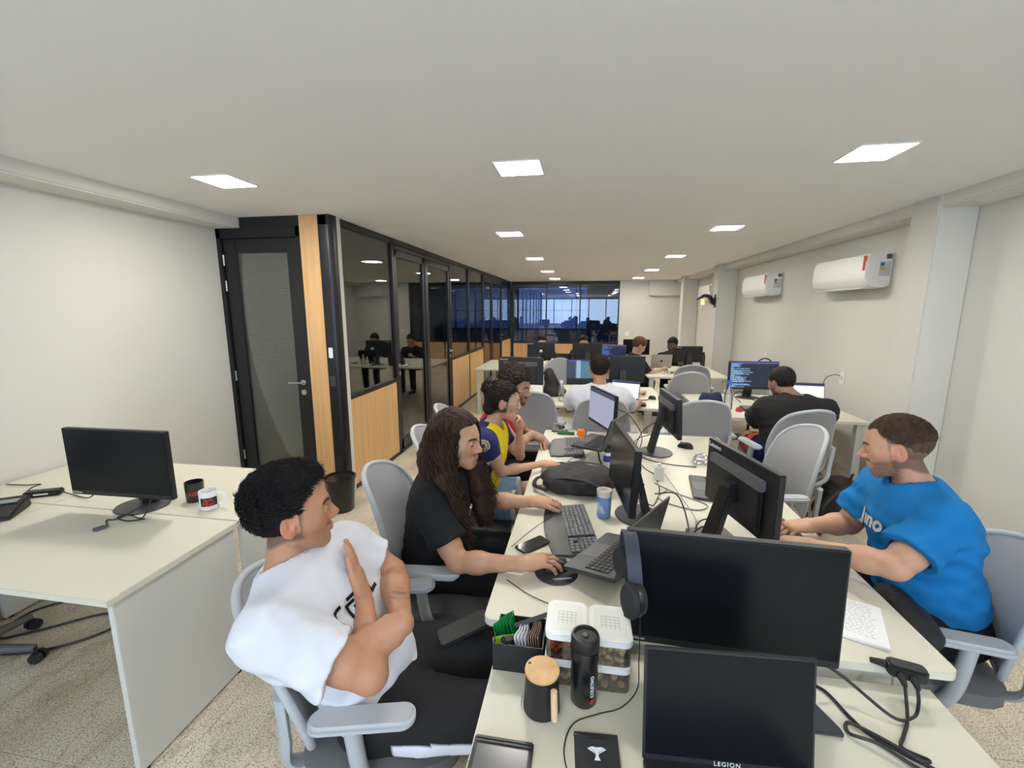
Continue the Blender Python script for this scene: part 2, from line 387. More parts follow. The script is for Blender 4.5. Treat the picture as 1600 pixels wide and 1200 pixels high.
MB().bb(-2.185, -2.145, YD-0.038, YD-0.031, 1.28, 1.37).build('switch', M_WHITE, pst, bevel=0.003)
MB().bb(-2.190, -2.135, YD-0.038, YD-0.031, 1.03, 1.12).build('switch', M_DKGREY, pst, bevel=0.003)
struct('trim_8', MB().bb(PX-0.06, PX+0.02, YD+0.06, YD+0.115, 0, CH-.002), M_WALL, 'thin white filler strip between black post and glazing', 'strip')

# ---------------- glazed partition along the left
PY = [3.615, 4.70, 5.71, 6.80, 7.92, 9.10, 10.0, 11.17, 12.6]
kinds = 'wddwwddw'
labs = ['nearest glazed partition bay with an oak lower panel', 'first glass office door past the nearest oak panel', 'second glass office door before the paired oak panels',
        'glazed bay with the nearer of the paired oak panels', 'glazed bay with the farther of the paired oak panels', 'third glass door beyond the paired oak panels',
        'fourth glass door toward the far end', 'last glazed bay in the far left corner with oak lower panel']
nw = nd = 1
for i, k in enumerate(kinds):
    y0, y1 = PY[i], PY[i+1]; f = MB(); t = 0.028
    f.bb(PX-0.07, PX, y0, y0+t, 0, CH-.003).bb(PX-0.07, PX, y1-t, y1, 0, CH-.003).bb(PX-0.07, PX, y0, y1, CH-0.06, CH-.003)
    f.bb(PX-0.07, PX, y0, y1, 0, 0.035)
    if k == 'w':
        f.bb(PX-0.07, PX, y0, y1, 0.875, 0.915)
        o = struct('window_%d' % nw, f, M_BLACK, labs[i], 'partition'); nw += 1
        MB().bb(PX-0.06, PX-0.006, y0+t+.002, y1-t-.002, 0.04, 0.872).build('oak_panel', M_WOOD, o, bevel=0.002)
        MB().bb(PX-0.03, PX-0.022, y0+t, y1-t, 0.915, CH-0.06).build('pane', M_GLASS, o)
    else:
        f.bb(PX-0.07, PX, y0, y1, 2.36, 2.40)
        o = struct('door_%d' % (nd+1), f, M_BLACK, labs[i], 'door'); nd += 1
        lf = MB(); a, b = y0+t+.006, y1-t-.006
        lf.bb(PX-0.05, PX-0.008, a, a+0.07, 0.04, 2.355).bb(PX-0.05, PX-0.008, b-0.07, b, 0.04, 2.355).bb(PX-0.05, PX-0.008, a, b, 2.28, 2.355).bb(PX-0.05, PX-0.008, a, b, 0.04, 0.16)
        l_ = lf.build('door_leaf', M_BLACK, o, bevel=0.003)
        MB().bb(PX-0.032, PX-0.024, a+0.07, b-0.07, 0.16, 2.28).build('pane', M_GLASS, l_)
        hy = a+0.035 if i in (1, 5) else b-0.035; sg = 1 if i in (1, 5) else -1
        h = MB(); h.cyl((PX-0.01, hy, 1.05), (PX+0.04, hy, 1.05), 0.010).tube([(PX+0.04, hy, 1.05), (PX+0.046, hy+sg*0.05, 1.05), (PX+0.04, hy+sg*0.12, 1.045)], 0.008)
        h.cyl((PX-0.008, hy, 1.05), (PX, hy, 1.05), 0.024).cyl((PX-0.008, hy, 0.96), (PX, hy, 0.96), 0.022)
        h.build('door_handle', M_STEEL, l_, smooth=True)
# ---------------- far glazing
f = MB(); GX = [-2.08, -1.11, -0.16, 0.90]
for x in GX: f.bb(x, x+0.035, YF, YF+0.07, 0, 2.44)
f.bb(-2.08, 0.935, YF, YF+0.07, 2.38, CH-.003).bb(-2.08, 0.935, YF, YF+0.07, 0.72, 0.77)
o = struct('window_7', f, M_BLACK, 'black framed three pane glazing across the far end with oak below', 'window')
for i in range(3):
    MB().bb(GX[i]+0.035, GX[i+1], YF+0.03, YF+0.038, 0.77, 2.38).build('pane', glass_mat('blue_glass', (0.72, 0.80, 0.95), 0.05), o)
    MB().bb(GX[i]+0.037, GX[i+1]-.002, YF+0.008, YF+0.06, 0.0, 0.718).build('oak_panel', M_WOOD, o, bevel=0.002)

# ---------------- ceiling lights
M_LAMP = mat('lamp_diffuser', (1, 1, 1), 0.5, emis=(1.0, 0.965, 0.90), estr=LAMP)
RX = [(-0.79, 'left'), (1.29, 'right')]
rows = [4.66, 6.95, 9.3, 11.55]
spots = [(-2.19, 2.51, 'lone square light panel near the black door wall'), (-0.38, 2.55, 'large square light panel nearest above the long-haired man'),
         (1.40, 2.60, 'largest square light panel at upper right above the blue shirt')]
ordn = ['nearest', 'second', 'third', 'farthest']
for j, y in enumerate(rows):
    for x, s in RX: spots.append((x+(0.03 if s == 'right' and j == 0 else 0), y, '%s light panel of the receding %s ceiling row' % (ordn[j], s)))
spots += [(-0.38, -0.9, 'square light panel on the ceiling behind the viewpoint, left'), (1.40, -0.9, 'square light panel on the ceiling behind the viewpoint, right')]
for x, y, lab in spots:
    t = thing('ceiling_light', lab, 'light', (x, y, CH), 0, 'square ceiling light panels')
    s = 0.128
    MB().bb(-s, s, -s, -s+.008, -0.006, 0).bb(-s, s, s-.008, s, -0.006, 0).bb(-s, -s+.008, -s+.008, s-.008, -0.006, 0).bb(s-.008, s, -s+.008, s-.008, -0.006, 0).build('frame', M_WHITE, t)
    MB().bb(-s+.008, s-.008, -s+.008, s-.008, -0.004, -0.0005).build('diffuser', M_LAMP, t)
# ================================================================== furniture makers
def desk(label, x0, x1, y0, y1, z=0.74, rx=None, legs='panel', group=None, corner=0.0, panel_sides=(0, 1), mtop=None, xlegs=None):
    """white bench desk: top, end panels or leg posts, cable beam"""
    cx, cy = (x0+x1)/2, (y0+y1)/2
    t = thing('desk', label, 'desk', (cx, cy, 0), 0, group)
    w, d = x1-x0, y1-y0; th = 0.025
    if corner: MB().prism(rrect(w, d, corner), z-th, z).build('table_top', mtop or M_DESK, t, bevel=0.002)
    else: MB().bb(-w/2, w/2, -d/2, d/2, z-th, z).build('table_top', mtop or M_DESK, t, bevel=0.002)
    if legs == 'panelx':        # end panels in the y-z plane at both x ends
        for sgn in panel_sides:
            xx = (-w/2+0.02) if sgn == 0 else (w/2-0.045)
            MB().bb(xx, xx+0.025, -d/2+0.03, d/2-0.01, 0.012, z-th-.0005).build('side_panel', M_DESKW, t, bevel=0.002)
            for yy in (-d/2+0.06, d/2-0.06): MB().cyl((xx+.0125, yy, 0.001), (xx+.0125, yy, 0.012), 0.012).build('foot', M_PLBLACK, t)
    elif legs == 'posts':
        for a in (-1, 1):
            for b in (-1, 1):
                px = a*(w/2-0.06); py = b*(d/2-0.06)
                MB().bb(px-0.03, px+0.03, py-0.03, py+0.03, 0.0, z-th-.0005).build('leg', M_DESKW, t, bevel=0.003)
    elif legs == 'panely':      # end panels in the x-z plane
        for b in (-1, 1):
            yy = b*(d/2-0.05)
            for a in (-1, 1):
                MB().bb(a*(w/2-0.10)-0.035, a*(w/2-0.10)+0.035, yy-0.0125, yy+0.0125, 0.0, z-th-.0005).build('leg', M_DESKW, t, bevel=0.003)
            MB().bb(-w/2+0.135, w/2-0.135, yy-0.01, yy+0.01, z-0.12, z-th-.0005).build('apron', M_DESKW, t, bevel=0.002)
    MB().bb(-w/2+0.15, w/2-0.15, -0.03, 0.03, z-0.09, z-th-.001).build('cable_beam', M_MIDGREY, t) if w > 0.5 else None
    return t

def chair_parts(t, arms=True, rec=0.0, bh=0.50):
    """office chair facing +Y, origin on the floor under the column"""
    SH = 0.46
    s = MB()
    def seat(u, v):
        a = 2*pi*u; q = min(1, v)
        n = 4.0; c_, s_ = cos(a), sin(a); k = (abs(c_)**n+abs(s_)**n)**(-1/n)
        x = 0.245*q*k*c_; y = 0.235*q*k*s_+0.02
        z = SH+0.012-0.02*(q**6)+0.012*(abs(c_)*q)**2-0.02*max(0, s_*q)**4
        return (x, y, z), (0, 0, 1)
    s.grid(seat, 40, 8, 0.045); s.build('seat', M_SEATGREY, t, smooth=True)
    MB().prism(rrect(0.40, 0.36, 0.06, cy=0.0), SH-0.062, SH-0.036).build('seat_pan', M_PLGREY, t, bevel=0.006)
    # backrest: curved shell
    def bx(u, v):
        w = 0.205+0.035*sin(pi*min(1, v*1.15))-0.02*v
        e = 1.0
        if v > 0.72: e = sqrt(max(0.0, 1-((v-0.72)/0.28)**2.6))*0.72+0.28*(1-((v-0.72)/0.28)**6)
        if v < 0.08: e = 0.86+0.14*sqrt(v/0.08)
        x = w*e*u
        zz = 0.50+bh*v
        y = -0.205-(0.12+rec)*v**1.2+0.035*sin(pi*v)+0.055*(u*e)**2
        return Vector((x, y, zz))
    def back(u, v):
        p = bx(2*u-1, v); du = bx(2*u-1+0.01, v)-bx(2*u-1-0.01, v); dv = bx(2*u-1, min(1, v+0.01))-bx(2*u-1, max(0, v-0.01))
        n = dv.cross(du); n = n.normalized() if n.length > 1e-9 else Vector((0, 1, 0))
        if n.y < 0: n = -n
        return p, n
    MB().grid(lambda u, v: back(u, v if v < 0.72 else 0.72+0.28*sin((v-0.72)/0.28*pi/2)), 20, 30, 0.016).build('backrest', M_BACKGREY, t, smooth=True)
    vv = [k/24*0.72 for k in range(24)]+[0.72+0.28*sin(k/16*pi/2) for k in range(17)]
    rim = [bx(-1, v) for v in vv]+[bx(-1+2*k/10, 1.0) for k in range(1, 10)]+[bx(1, v) for v in vv[::-1]]+[bx(1-2*k/10, 0) for k in range(1, 10)]
    rim = [p+Vector((0, -0.008, 0)) for p in rim]
    MB().tube(rim, 0.0125, 8, closed=True).build('back_frame', M_PLGREY, t, smooth=True)
    sp = MB()
    for a in (-1, 1): sp.tube(bez([(a*0.07, -0.02, SH-0.07), (a*0.11, -0.17, SH-0.075), (a*0.18, -0.235, SH-0.01), (a*0.205, -0.228, SH+0.10), (a*0.222, -0.225, SH+0.24)]), 0.024, 8, flat=0.6)
    sp.build('back_support', M_PLGREY, t, smooth=True)
    if arms:
        for a in (-1, 1):
            ar = MB(); ar.tube(bez([(a*0.15, 0.02, SH-0.055), (a*0.245, 0.01, SH-0.045), (a*0.272, -0.01, SH+0.03), (a*0.272, -0.03, SH+0.19)]), 0.022, 8, flat=1.0)
            o = ar.build('arm_support', M_PLGREY, t, smooth=True)
            MB().prism(rrect(0.075, 0.27, 0.035, cx=a*0.272, cy=0.0), SH+0.19, SH+0.218).build('armrest', M_PLGREY, t, bevel=0.009, seg=3)
    MB().bb(-0.09, 0.09, -0.10, 0.10, SH-0.11, SH-0.063).build('mechanism', M_PLBLACK, t, bevel=0.008)
    MB().lathe([(0.030, 0.07), (0.030, 0.20), (0.016, 0.205), (0.016, 0.36)], 14).build('gas_column', M_PLBLACK, t, smooth=True)
    for k in range(5):
        a = 2*pi*k/5+0.3; dx, dy = cos(a), sin(a)
        lg = MB(); lg.tube([(dx*0.02, dy*0.02, 0.105), (dx*0.15, dy*0.15, 0.095), (dx*0.285, dy*0.285, 0.075)], [0.028, 0.023, 0.017], 8)
        l = lg.build('base_leg', M_MIDGREY, t, smooth=True)
        cs = MB()
        wx, wy = -dy, dx
        for sgn in (-1, 1):
            c0 = Vector((dx*0.29+wx*sgn*0.008, dy*0.29+wy*sgn*0.008, 0.028)); c1 = Vector((dx*0.29+wx*sgn*0.026, dy*0.29+wy*sgn*0.026, 0.028))
            cs.cyl(c0, c1, 0.028, 0.026, 16)
        cs.cyl((dx*0.285, dy*0.285, 0.04), (dx*0.285, dy*0.285, 0.075), 0.008)
        cs.build('caster', M_PLBLACK, l, smooth=True)
    return t
CH0 = None
def chair(label, x, y, rz, group='grey office chairs'):
    """rz: 0 faces +Y, -90 faces +X"""
    global CH0
    if CH0 is None:
        CH0 = chair_parts(thing('office_chair', label, 'chair', (x, y, 0), radians(rz), group)); return CH0
    c = copy_tree(CH0); c['label'] = label; c.location = (x, y, 0); c.rotation_euler = (0, 0, radians(rz)); return c

def monitor(label, x, y, zc, yaw, z0=0.74, w=0.54, tilt=3, screen=None, base='oval', brand=None, stripe=False, group='computer monitors', lean=0.06):
    """screen faces local -Y; yaw in degrees about Z; (x,y,zc) centre of the panel"""
    h = w*0.598
    t = thing('monitor', label, 'monitor', (x, y, z0), radians(yaw), group)
    c = Matrix.Translation((0, 0, zc-z0)) @ Matrix.Rotation(radians(-tilt), 4, 'X')
    p = MB(); p.bb(-w/2, w/2, -0.006, 0.022, -h/2, h/2)
    po = p.build('panel', M_PLBLACK, t, bevel=0.003); po.matrix_local = c
    s = MB(); s.bb(-w/2+0.006, w/2-0.006, -0.0075, -0.005, -h/2+0.022, h/2-0.006)
    so = s.build('screen', screen or M_SCREEN, t); so.matrix_local = c
    bk = MB(); bk.bb(-w*0.36, w*0.36, 0.021, 0.045, -h*0.40, h*0.22)
    bo = bk.build('rear_housing', M_PLBLACK, t, bevel=0.008); bo.matrix_local = c
    if stripe:
        st = MB().bb(-w*0.37, w*0.37, 0.0205, 0.047, h*0.19, h*0.335).build('rear_stripe', M_MIDGREY, t, bevel=0.003); st.matrix_local = c
    if brand:
        o = text('logo', brand, 0.032, M_PRINTW, po, (w*0.38, 0.0228, h*0.42), (radians(90), 0, radians(180)))
        o2 = text('logo', 'ThinkVision', 0.011, M_PRINTW, po, (-w*0.44, -0.0068, -h/2+0.012), (radians(90), 0, 0))
    col = MB()
    col.add([(-0.035, 0.050, zc-z0-0.02), (0.035, 0.050, zc-z0-0.02), (0.035, 0.075, zc-z0), (-0.035, 0.075, zc-z0), (-0.045, 0.05+lean, 0.008), (0.045, 0.05+lean, 0.008), (0.045, 0.08+lean, 0.008), (-0.045, 0.08+lean, 0.008)],
            [(0, 1, 2, 3), (4, 7, 6, 5), (0, 4, 5, 1), (1, 5, 6, 2), (2, 6, 7, 3), (3, 7, 4, 0)])
    col.bb(-0.035, 0.035, 0.03, 0.07, zc-z0-0.05, zc-z0+0.03)
    col.build('stand_column', M_PLBLACK, t, bevel=0.004)
    if base == 'oval':
        MB().lathe([(0.115, 0.0), (0.118, 0.003), (0.115, 0.008), (0.05, 0.009)], 36, Matrix.Translation((0, 0.025+lean, 0.0005)) @ Matrix.Diagonal((1.0, 0.9, 1, 1))).build('base', M_DKGREY, t, smooth=True)
    else:
        MB().prism(rrect(0.24, 0.18, 0.02, cy=0.08), 0.0005, 0.012).build('base', M_DKGREY, t, bevel=0.003)
    return t
def laptop(label, x, y, z0, yaw, w=0.33, open_deg=105, lh=0.98, screen=None, body=None, lift=0.0, group='laptops', pitch=0.0, brand=None, logo=None):
    """front edge toward local -Y; hinge at +Y"""
    d = w*0.66; body = body or M_DKGREY
    t = thing('laptop', label, 'laptop', (x, y, z0), radians(yaw), group)
    if pitch: t.rotation_euler = Euler((radians(pitch), 0, radians(yaw)), 'XYZ')
    b = MB().prism(rrect(w, d, 0.012), 0.001, 0.016).build('base', body, t, bevel=0.002)
    k = MB(); rows, cols = 5, 13; kw = (w*0.86)/cols
    for r in range(rows):
        for c in range(cols):
            k.box((-w*0.43+kw*(c+.5), d*0.38-0.019*r-0.02, 0.0175), (kw*0.86, 0.016, 0.003))
    ko = k.build('keys', M_PLBLACK, t); ko['kind'] = 'stuff'
    MB().bb(-w*0.17, w*0.17, -d*0.45, -d*0.10, 0.0158, 0.0166).build('touchpad', M_MIDGREY, t)
    L = Matrix.Translation((0, d/2-0.004, 0.012)) @ Matrix.Rotation(radians(open_deg-90), 4, 'X').inverted()
    lid = MB().bb(-w/2, w/2, 0, 0.007, 0, d*lh).build('lid', body, t, bevel=0.002); lid.matrix_local = L
    sc = MB().bb(-w/2+0.006, w/2-0.006, -0.0015, 0.0002, 0.016, d*lh-0.008).build('screen', screen or M_SCREEN, t); sc.matrix_local = L
    if brand: text('logo', brand, 0.014, M_PRINTW, lid, (0.0, -0.0018, 0.009), (radians(90), 0, 0), space=1.2)
    if logo == 'disc': MB().cyl((0, 0.007, d*0.5), (0, 0.0078, d*0.5), 0.02).build('logo', M_PLBLACK, lid)
    if logo == 'hp': MB().cyl((0, 0.007, d*0.5), (0, 0.0078, d*0.5), 0.016).build('logo', M_SILVER, lid)
    if lift:
        for a in (-1, 1): MB().tube([(a*w*0.35, d*0.3, 0.002), (a*w*0.35, d*0.36, -lift*0.6), (a*w*0.35, d*0.45, -lift)], 0.006).build('riser_leg', M_PLBLACK, t)
    return t
def keyboard(label, x, y, z, yaw, w=0.43, d=0.15, palm=0.07, tilt=0):
    """palm rest toward local -Y"""
    t = thing('keyboard', label, 'keyboard', (x, y, z), radians(yaw))
    b = MB()
    def top(u, v):
        yy = -d/2-palm+v*(d+palm); e = 0.02*sin(pi*u) if v < 0.01 else 0
        return ((u-0.5)*w*(0.93+0.07*min(1, v*3)), yy-e, 0.010+0.012*v-(0.006 if v < 0.05 else 0)), (0, 0, 1)
    b.grid(top, 24, 10, 0.009); b.build('body', M_DKGREY, t, smooth=True)
    k = MB(); kk = MB(); rows = 6; cols = 20; kw = w*0.95/cols
    for r in range(rows):
        for c in range(cols):
            if c in (15,) and r != 0 and False: continue
            if c == 14 or (c in (15, 16) and r in (3, 4) and (c, r) != (15, 4)): continue
            yy = d/2-0.014-r*(d-0.02)/rows; zz = 0.022-0.0105*(r/rows)*d/(d+palm)
            k.box((-w*0.475+kw*(c+.5), yy, zz+0.004), (kw*0.86, (d-0.02)/rows*0.86, 0.007))
    o = k.build('keys', M_KEYS, t, bevel=0.0012, seg=1); o['kind'] = 'stuff'
    for a in (-1, 1): MB().bb(a*w*0.4-0.02, a*w*0.4+0.02, d/2-0.03, d/2-0.015, 0.0005, 0.014).build('foot', M_PLBLACK, t)
    return t
def mouse(label, x, y, z, yaw, m=None, s=1.0):
    t = thing('mouse', label, 'mouse', (x, y, z), radians(yaw))
    def f(u, v):
        a = 2*pi*u; q = v
        return (0.031*s*q*cos(a)*(1-0.12*sin(a)), 0.055*s*q*sin(a), (0.002+0.036*sqrt(max(0, 1-q**2.6))*(1-0.25*sin(a)*q))*s), (0, 0, 1)
    MB().grid(f, 24, 8).build('shell', m or M_PLBLACK, t, smooth=True)
    MB().cyl((-0.004, 0.028*s, 0.030*s), (0.004, 0.028*s, 0.030*s), 0.008).build('wheel', M_MIDGREY, t, smooth=True)
    return t

# ================================================================== desks
DZ, NZ = 0.74, 0.69
desk('long shared white desk in the middle with the long-haired man at its left edge', -0.29, 1.02, 1.195, 3.41, DZ, legs='panely', corner=0.03)
desk('lower white desk in the foreground under the black mug and the near laptop', -0.235, 0.945, -0.15, 1.188, NZ, legs='panely')
desk('front right white desk in the left corner carrying the red and white mug', -2.60, -1.545, 1.07, 1.637, DZ, legs='panelx', panel_sides=(1,))
desk('rear right white desk behind the monitor in the left corner', -2.60, -1.545, 1.643, 2.25, DZ, legs='panelx', panel_sides=(1,))
desk('front left white desk against the left wall under the desk phone', -3.16, -2.605, 1.07, 1.637, DZ, legs='panelx', panel_sides=(0,))
desk('rear left white desk against the left wall with the cable strip', -3.16, -2.605, 1.643, 2.25, DZ, legs='panelx', panel_sides=(0,))
desk('white desk in front of the man in the white shirt seen from behind', -0.95, 0.85, 4.32, 5.55, DZ, legs='posts')
desk('white desk by the right wall in front of the man in black', 1.12, 2.45, 4.08, 5.25, DZ, legs='posts')
desk('far white desk with the silver all-in-one and the dark bottle', 0.92, 2.05, 6.45, 7.75, DZ, legs='posts')
desk('far white desk at the back left below the far glazing', -1.75, 0.50, 6.85, 8.15, DZ, legs='posts')
# ================================================================== chairs
chair_parts(thing('office_chair', 'reclined grey office chair under the man with crossed arms', 'chair', (-0.60, 1.145, 0), radians(-76), 'grey office chairs'), rec=0.07, bh=0.41)
chair('grey office chair under the long-haired man in black', -0.62, 1.78, -85)
chair('grey office chair under the woman in the yellow and navy jersey', -0.66, 2.42, -88)
chair('pale grey office chair of the bearded man in the red vest', -0.74, 3.06, -80)
chair_parts(thing('office_chair', 'grey office chair of the man in the blue shirt at right', 'chair', (1.25, 1.71, 0), radians(80), 'grey office chairs'), bh=0.40)
chair('empty grey office chair half under the desk behind the dark monitor at right', 1.08, 2.76, 98)
chair('grey office chair under the heavy man in the black shirt', 1.57, 3.60, 10)
chair('empty grey chair just past the far end of the long desk, left', -0.47, 3.97, 4)
chair('grey office chair under the man in the white shirt seen from behind', 0.16, 3.80, 0)
chair('empty grey chair just past the far end of the long desk, right', 0.95, 3.82, 0)
chair('empty grey chair pushed to the far side of the white shirt man\'s desk', -0.38, 5.95, 170)
chair('grey chair with low rounded back in front of the far silver computer', 1.19, 5.42, 3)
chair('squarish grey chair closest to the far dark bottle', 1.40, 6.08, -4)
chair('grey chair half hidden between the far column and the code monitor', 2.06, 5.72, 175)
chair('grey chair tucked under the white desks in the left corner', -2.86, 1.36, 6)

# ================================================================== screens
def scr_code(nt, u, v, bgc=srgb(28, 36, 52), fg=srgb(150, 190, 230), n=26, left=0.08):
    L = nt.links.new
    def math_(op, a, b=None):
        m = nt.nodes.new('ShaderNodeMath'); m.operation = op
        for i, q in enumerate((a, b)):
            if q is None: continue
            if isinstance(q, (int, float)): m.inputs[i].default_value = q
            else: L(q, m.inputs[i])
        return m.outputs[0]
    row = math_('FLOOR', math_('MULTIPLY', v, n)); fr = math_('FRACT', math_('MULTIPLY', v, n))
    wn = nt.nodes.new('ShaderNodeTexWhiteNoise'); wn.noise_dimensions = '1D'; L(row, wn.inputs['W'])
    ln = math_('ADD', math_('MULTIPLY', wn.outputs[0], 0.42), left)
    a = math_('LESS_THAN', u, ln); b = math_('GREATER_THAN', u, left*0.4); c = math_('LESS_THAN', fr, 0.55)
    nz = nt.nodes.new('ShaderNodeTexNoise'); nz.noise_dimensions = '2D'; nz.inputs['Scale'].default_value = 60
    cmb = nt.nodes.new('ShaderNodeCombineXYZ'); L(u, cmb.inputs[0]); L(row, cmb.inputs[1]); L(cmb.outputs[0], nz.inputs['Vector'])
    d = math_('GREATER_THAN', nz.outputs[0], 0.42)
    msk = math_('MULTIPLY', math_('MULTIPLY', a, b), math_('MULTIPLY', c, d))
    mx = nt.nodes.new('ShaderNodeMixRGB'); L(msk, mx.inputs[0]); mx.inputs[1].default_value = bgc; mx.inputs[2].default_value = fg
    bar = math_('GREATER_THAN', v, 0.94); m2 = nt.nodes.new('ShaderNodeMixRGB'); L(bar, m2.inputs[0]); L(mx.outputs[0], m2.inputs[1]); m2.inputs[2].default_value = srgb(80, 78, 150)
    return m2.outputs[0]
S_CODE = screen_mat('screen_code', scr_code, 1.0)
S_DARKCODE = screen_mat('screen_darkcode', lambda nt, u, v: scr_code(nt, u, v, srgb(22, 30, 60), srgb(90, 120, 190), 18), 0.9)
def scr_white(nt, u, v):
    L = nt.links.new
    w = nt.nodes.new('ShaderNodeTexBrick'); w.inputs['Scale'].default_value = 14; w.inputs['Color1'].default_value = srgb(236, 236, 250); w.inputs['Color2'].default_value = srgb(228, 230, 248)
    w.inputs['Mortar'].default_value = srgb(205, 206, 226); w.inputs['Mortar Size'].default_value = 0.03
    cmb = nt.nodes.new('ShaderNodeCombineXYZ'); L(u, cmb.inputs[0]); L(v, cmb.inputs[1]); L(cmb.outputs[0], w.inputs['Vector'])
    gt = nt.nodes.new('ShaderNodeMath'); gt.operation = 'GREATER_THAN'; L(v, gt.inputs[0]); gt.inputs[1].default_value = 0.86
    m = nt.nodes.new('ShaderNodeMixRGB'); L(gt.outputs[0], m.inputs[0]); L(w.outputs[0], m.inputs[1]); m.inputs[2].default_value = srgb(40, 46, 80); return m.outputs[0]
S_WHITE = screen_mat('screen_white', scr_white, 1.1)
def scr_grey(nt, u, v):
    L = nt.links.new
    gt = nt.nodes.new('ShaderNodeMath'); gt.operation = 'GREATER_THAN'; L(v, gt.inputs[0]); gt.inputs[1].default_value = 0.88
    m = nt.nodes.new('ShaderNodeMixRGB'); L(gt.outputs[0], m.inputs[0]); m.inputs[1].default_value = srgb(150, 152, 172); m.inputs[2].default_value = srgb(60, 62, 84); return m.outputs[0]
S_GREY = screen_mat('screen_grey', scr_grey, 0.9)
def scr_panels(nt, u, v):
    L = nt.links.new
    r = nt.nodes.new('ShaderNodeValToRGB'); r.color_ramp.interpolation = 'CONSTANT'; L(u, r.inputs[0])
    e = r.color_ramp.elements; e[0].position = 0; e[0].color = srgb(60, 70, 96); e[1].position = 0.22; e[1].color = srgb(170, 180, 196)
    for p, c in ((0.32, srgb(36, 44, 60)), (0.62, srgb(60, 130, 170)), (0.74, srgb(40, 48, 64)), (0.85, srgb(150, 150, 160))):
        q = e.new(p); q.color = c
    c2 = scr_code(nt, u, v, srgb(30, 36, 50), srgb(120, 190, 220), 22, 0.5)
    m = nt.nodes.new('ShaderNodeMixRGB'); m.inputs[0].default_value = 0.55; L(r.outputs[0], m.inputs[1]); L(c2, m.inputs[2])
    lo = nt.nodes.new('ShaderNodeMath'); lo.operation = 'LESS_THAN'; L(v, lo.inputs[0]); lo.inputs[1].default_value = 0.2
    m2 = nt.nodes.new('ShaderNodeMixRGB'); L(lo.outputs[0], m2.inputs[0]); L(m.outputs[0], m2.inputs[1]); m2.inputs[2].default_value = srgb(26, 28, 38); return m2.outputs[0]
S_PANELS = screen_mat('screen_panels', scr_panels, 1.0)

monitor('large switched-off black monitor in the foreground with headphones hung on it', 0.404, 1.136, 0.94, -2.0, DZ, 0.545, 2.6, brand='Lenovo', lean=0.14)
monitor('switched-off black monitor on the white desk in the left corner', -2.128, 1.614, 0.99, 1.5, DZ, 0.545, 0, brand='Lenovo')
monitor('black monitor seen from behind in front of the man in blue', 0.65, 1.81, 0.985, 104, DZ, 0.47, 0, brand='Lenovo', stripe=True, base='rect')
monitor('dark monitor seen nearly edge-on beside the long-haired man\'s blue can', 0.187, 1.979, 0.99, -83.4, DZ, 0.486, 3)
monitor('monitor with pale grey page facing the woman in the jersey', 0.138, 3.143, 0.99, -69, DZ, 0.44, 2, screen=S_GREY)
monitor('slim black monitor seen from behind at the far end of the long desk', 0.586, 2.97, 1.02, 95.5, DZ, 0.43, 3, stripe=True)
monitor('monitor with dark code panels in front of the white shirt man', 0.05, 4.78, 1.02, 2, DZ, 0.46, 0, screen=S_PANELS)
monitor('black monitor seen from behind with a pale label strip, left of the white shirt man', -0.68, 4.72, 1.03, 176, DZ, 0.50, 0, brand='Lenovo', stripe=True)
monitor('dark monitor back behind the laptop with the white page', 0.43, 5.02, 1.03, 184, DZ, 0.50, 0, brand='Lenovo')
monitor('wide monitor full of code in front of the man in black', 1.79, 4.97, 1.0, 2, DZ, 0.50, 0, screen=S_CODE)
monitor('black monitor back at the far left below the glazing', -0.70, 7.2, 1.02, 175, DZ, 0.46, 0, brand='Lenovo')
monitor('black monitor back beside the open dark laptop at the far end', 0.05, 7.1, 1.02, 186, DZ, 0.47, 0)
monitor('far monitor with dark blue code behind the white shirt man', 0.48, 7.4, 0.99, 0, DZ, 0.42, 0, screen=S_DARKCODE)
monitor('far black monitor back hiding the dark-haired person', 1.62, 7.2, 1.0, 184, DZ, 0.42, 0, brand='Lenovo')
monitor('dark monitor behind the hunched red-haired person', 0.92, 8.05, 1.03, 0, 0.0+0.74, 0.46, 0)
laptop('open dark laptop filling the foreground below the big monitor', 0.342, 0.755, NZ, 3.1, 0.362, 99, lh=1.08, brand='LEGION', body=M_BLKSAT)
laptop('tilted laptop with its plain lid back to the viewer near the food boxes', 0.12, 1.53, 0.79, -122, 0.32, 112, pitch=10)
laptop('grey laptop with round logo back in front of the woman\'s monitor', 0.09, 2.76, 0.845, -114, 0.31, 106, lift=0.10, body=mat('gunmetal', (0.07, 0.07, 0.075), 0.35, metal=0.5), logo='hp')
laptop('open laptop with glossy screen left of the blue shirt man\'s monitor', 0.70, 2.36, DZ, 262, 0.32, 100)
laptop('laptop with a bright white page right of the white shirt man', 0.40, 4.62, DZ, -22, 0.31, 105, screen=S_WHITE)
laptop('laptop with a white page beyond the head of the man in black', 2.22, 4.62, 0.78, -8, 0.28, 105, screen=S_WHITE, lift=0.04)
laptop('brown laptop with dark round logo at the far left', -1.13, 7.05, DZ, 178, 0.30, 100, body=mat('bronze_alu', srgb(92, 74, 66), 0.45, metal=0.3), logo='disc')
laptop('open dark laptop between two far monitors', -0.35, 7.25, DZ, 4, 0.33, 100)
laptop('silver laptop with round dark logo on the far right desk', 1.18, 7.15, 0.79, 186, 0.32, 100, body=M_SILVER, logo='disc', lift=0.05)
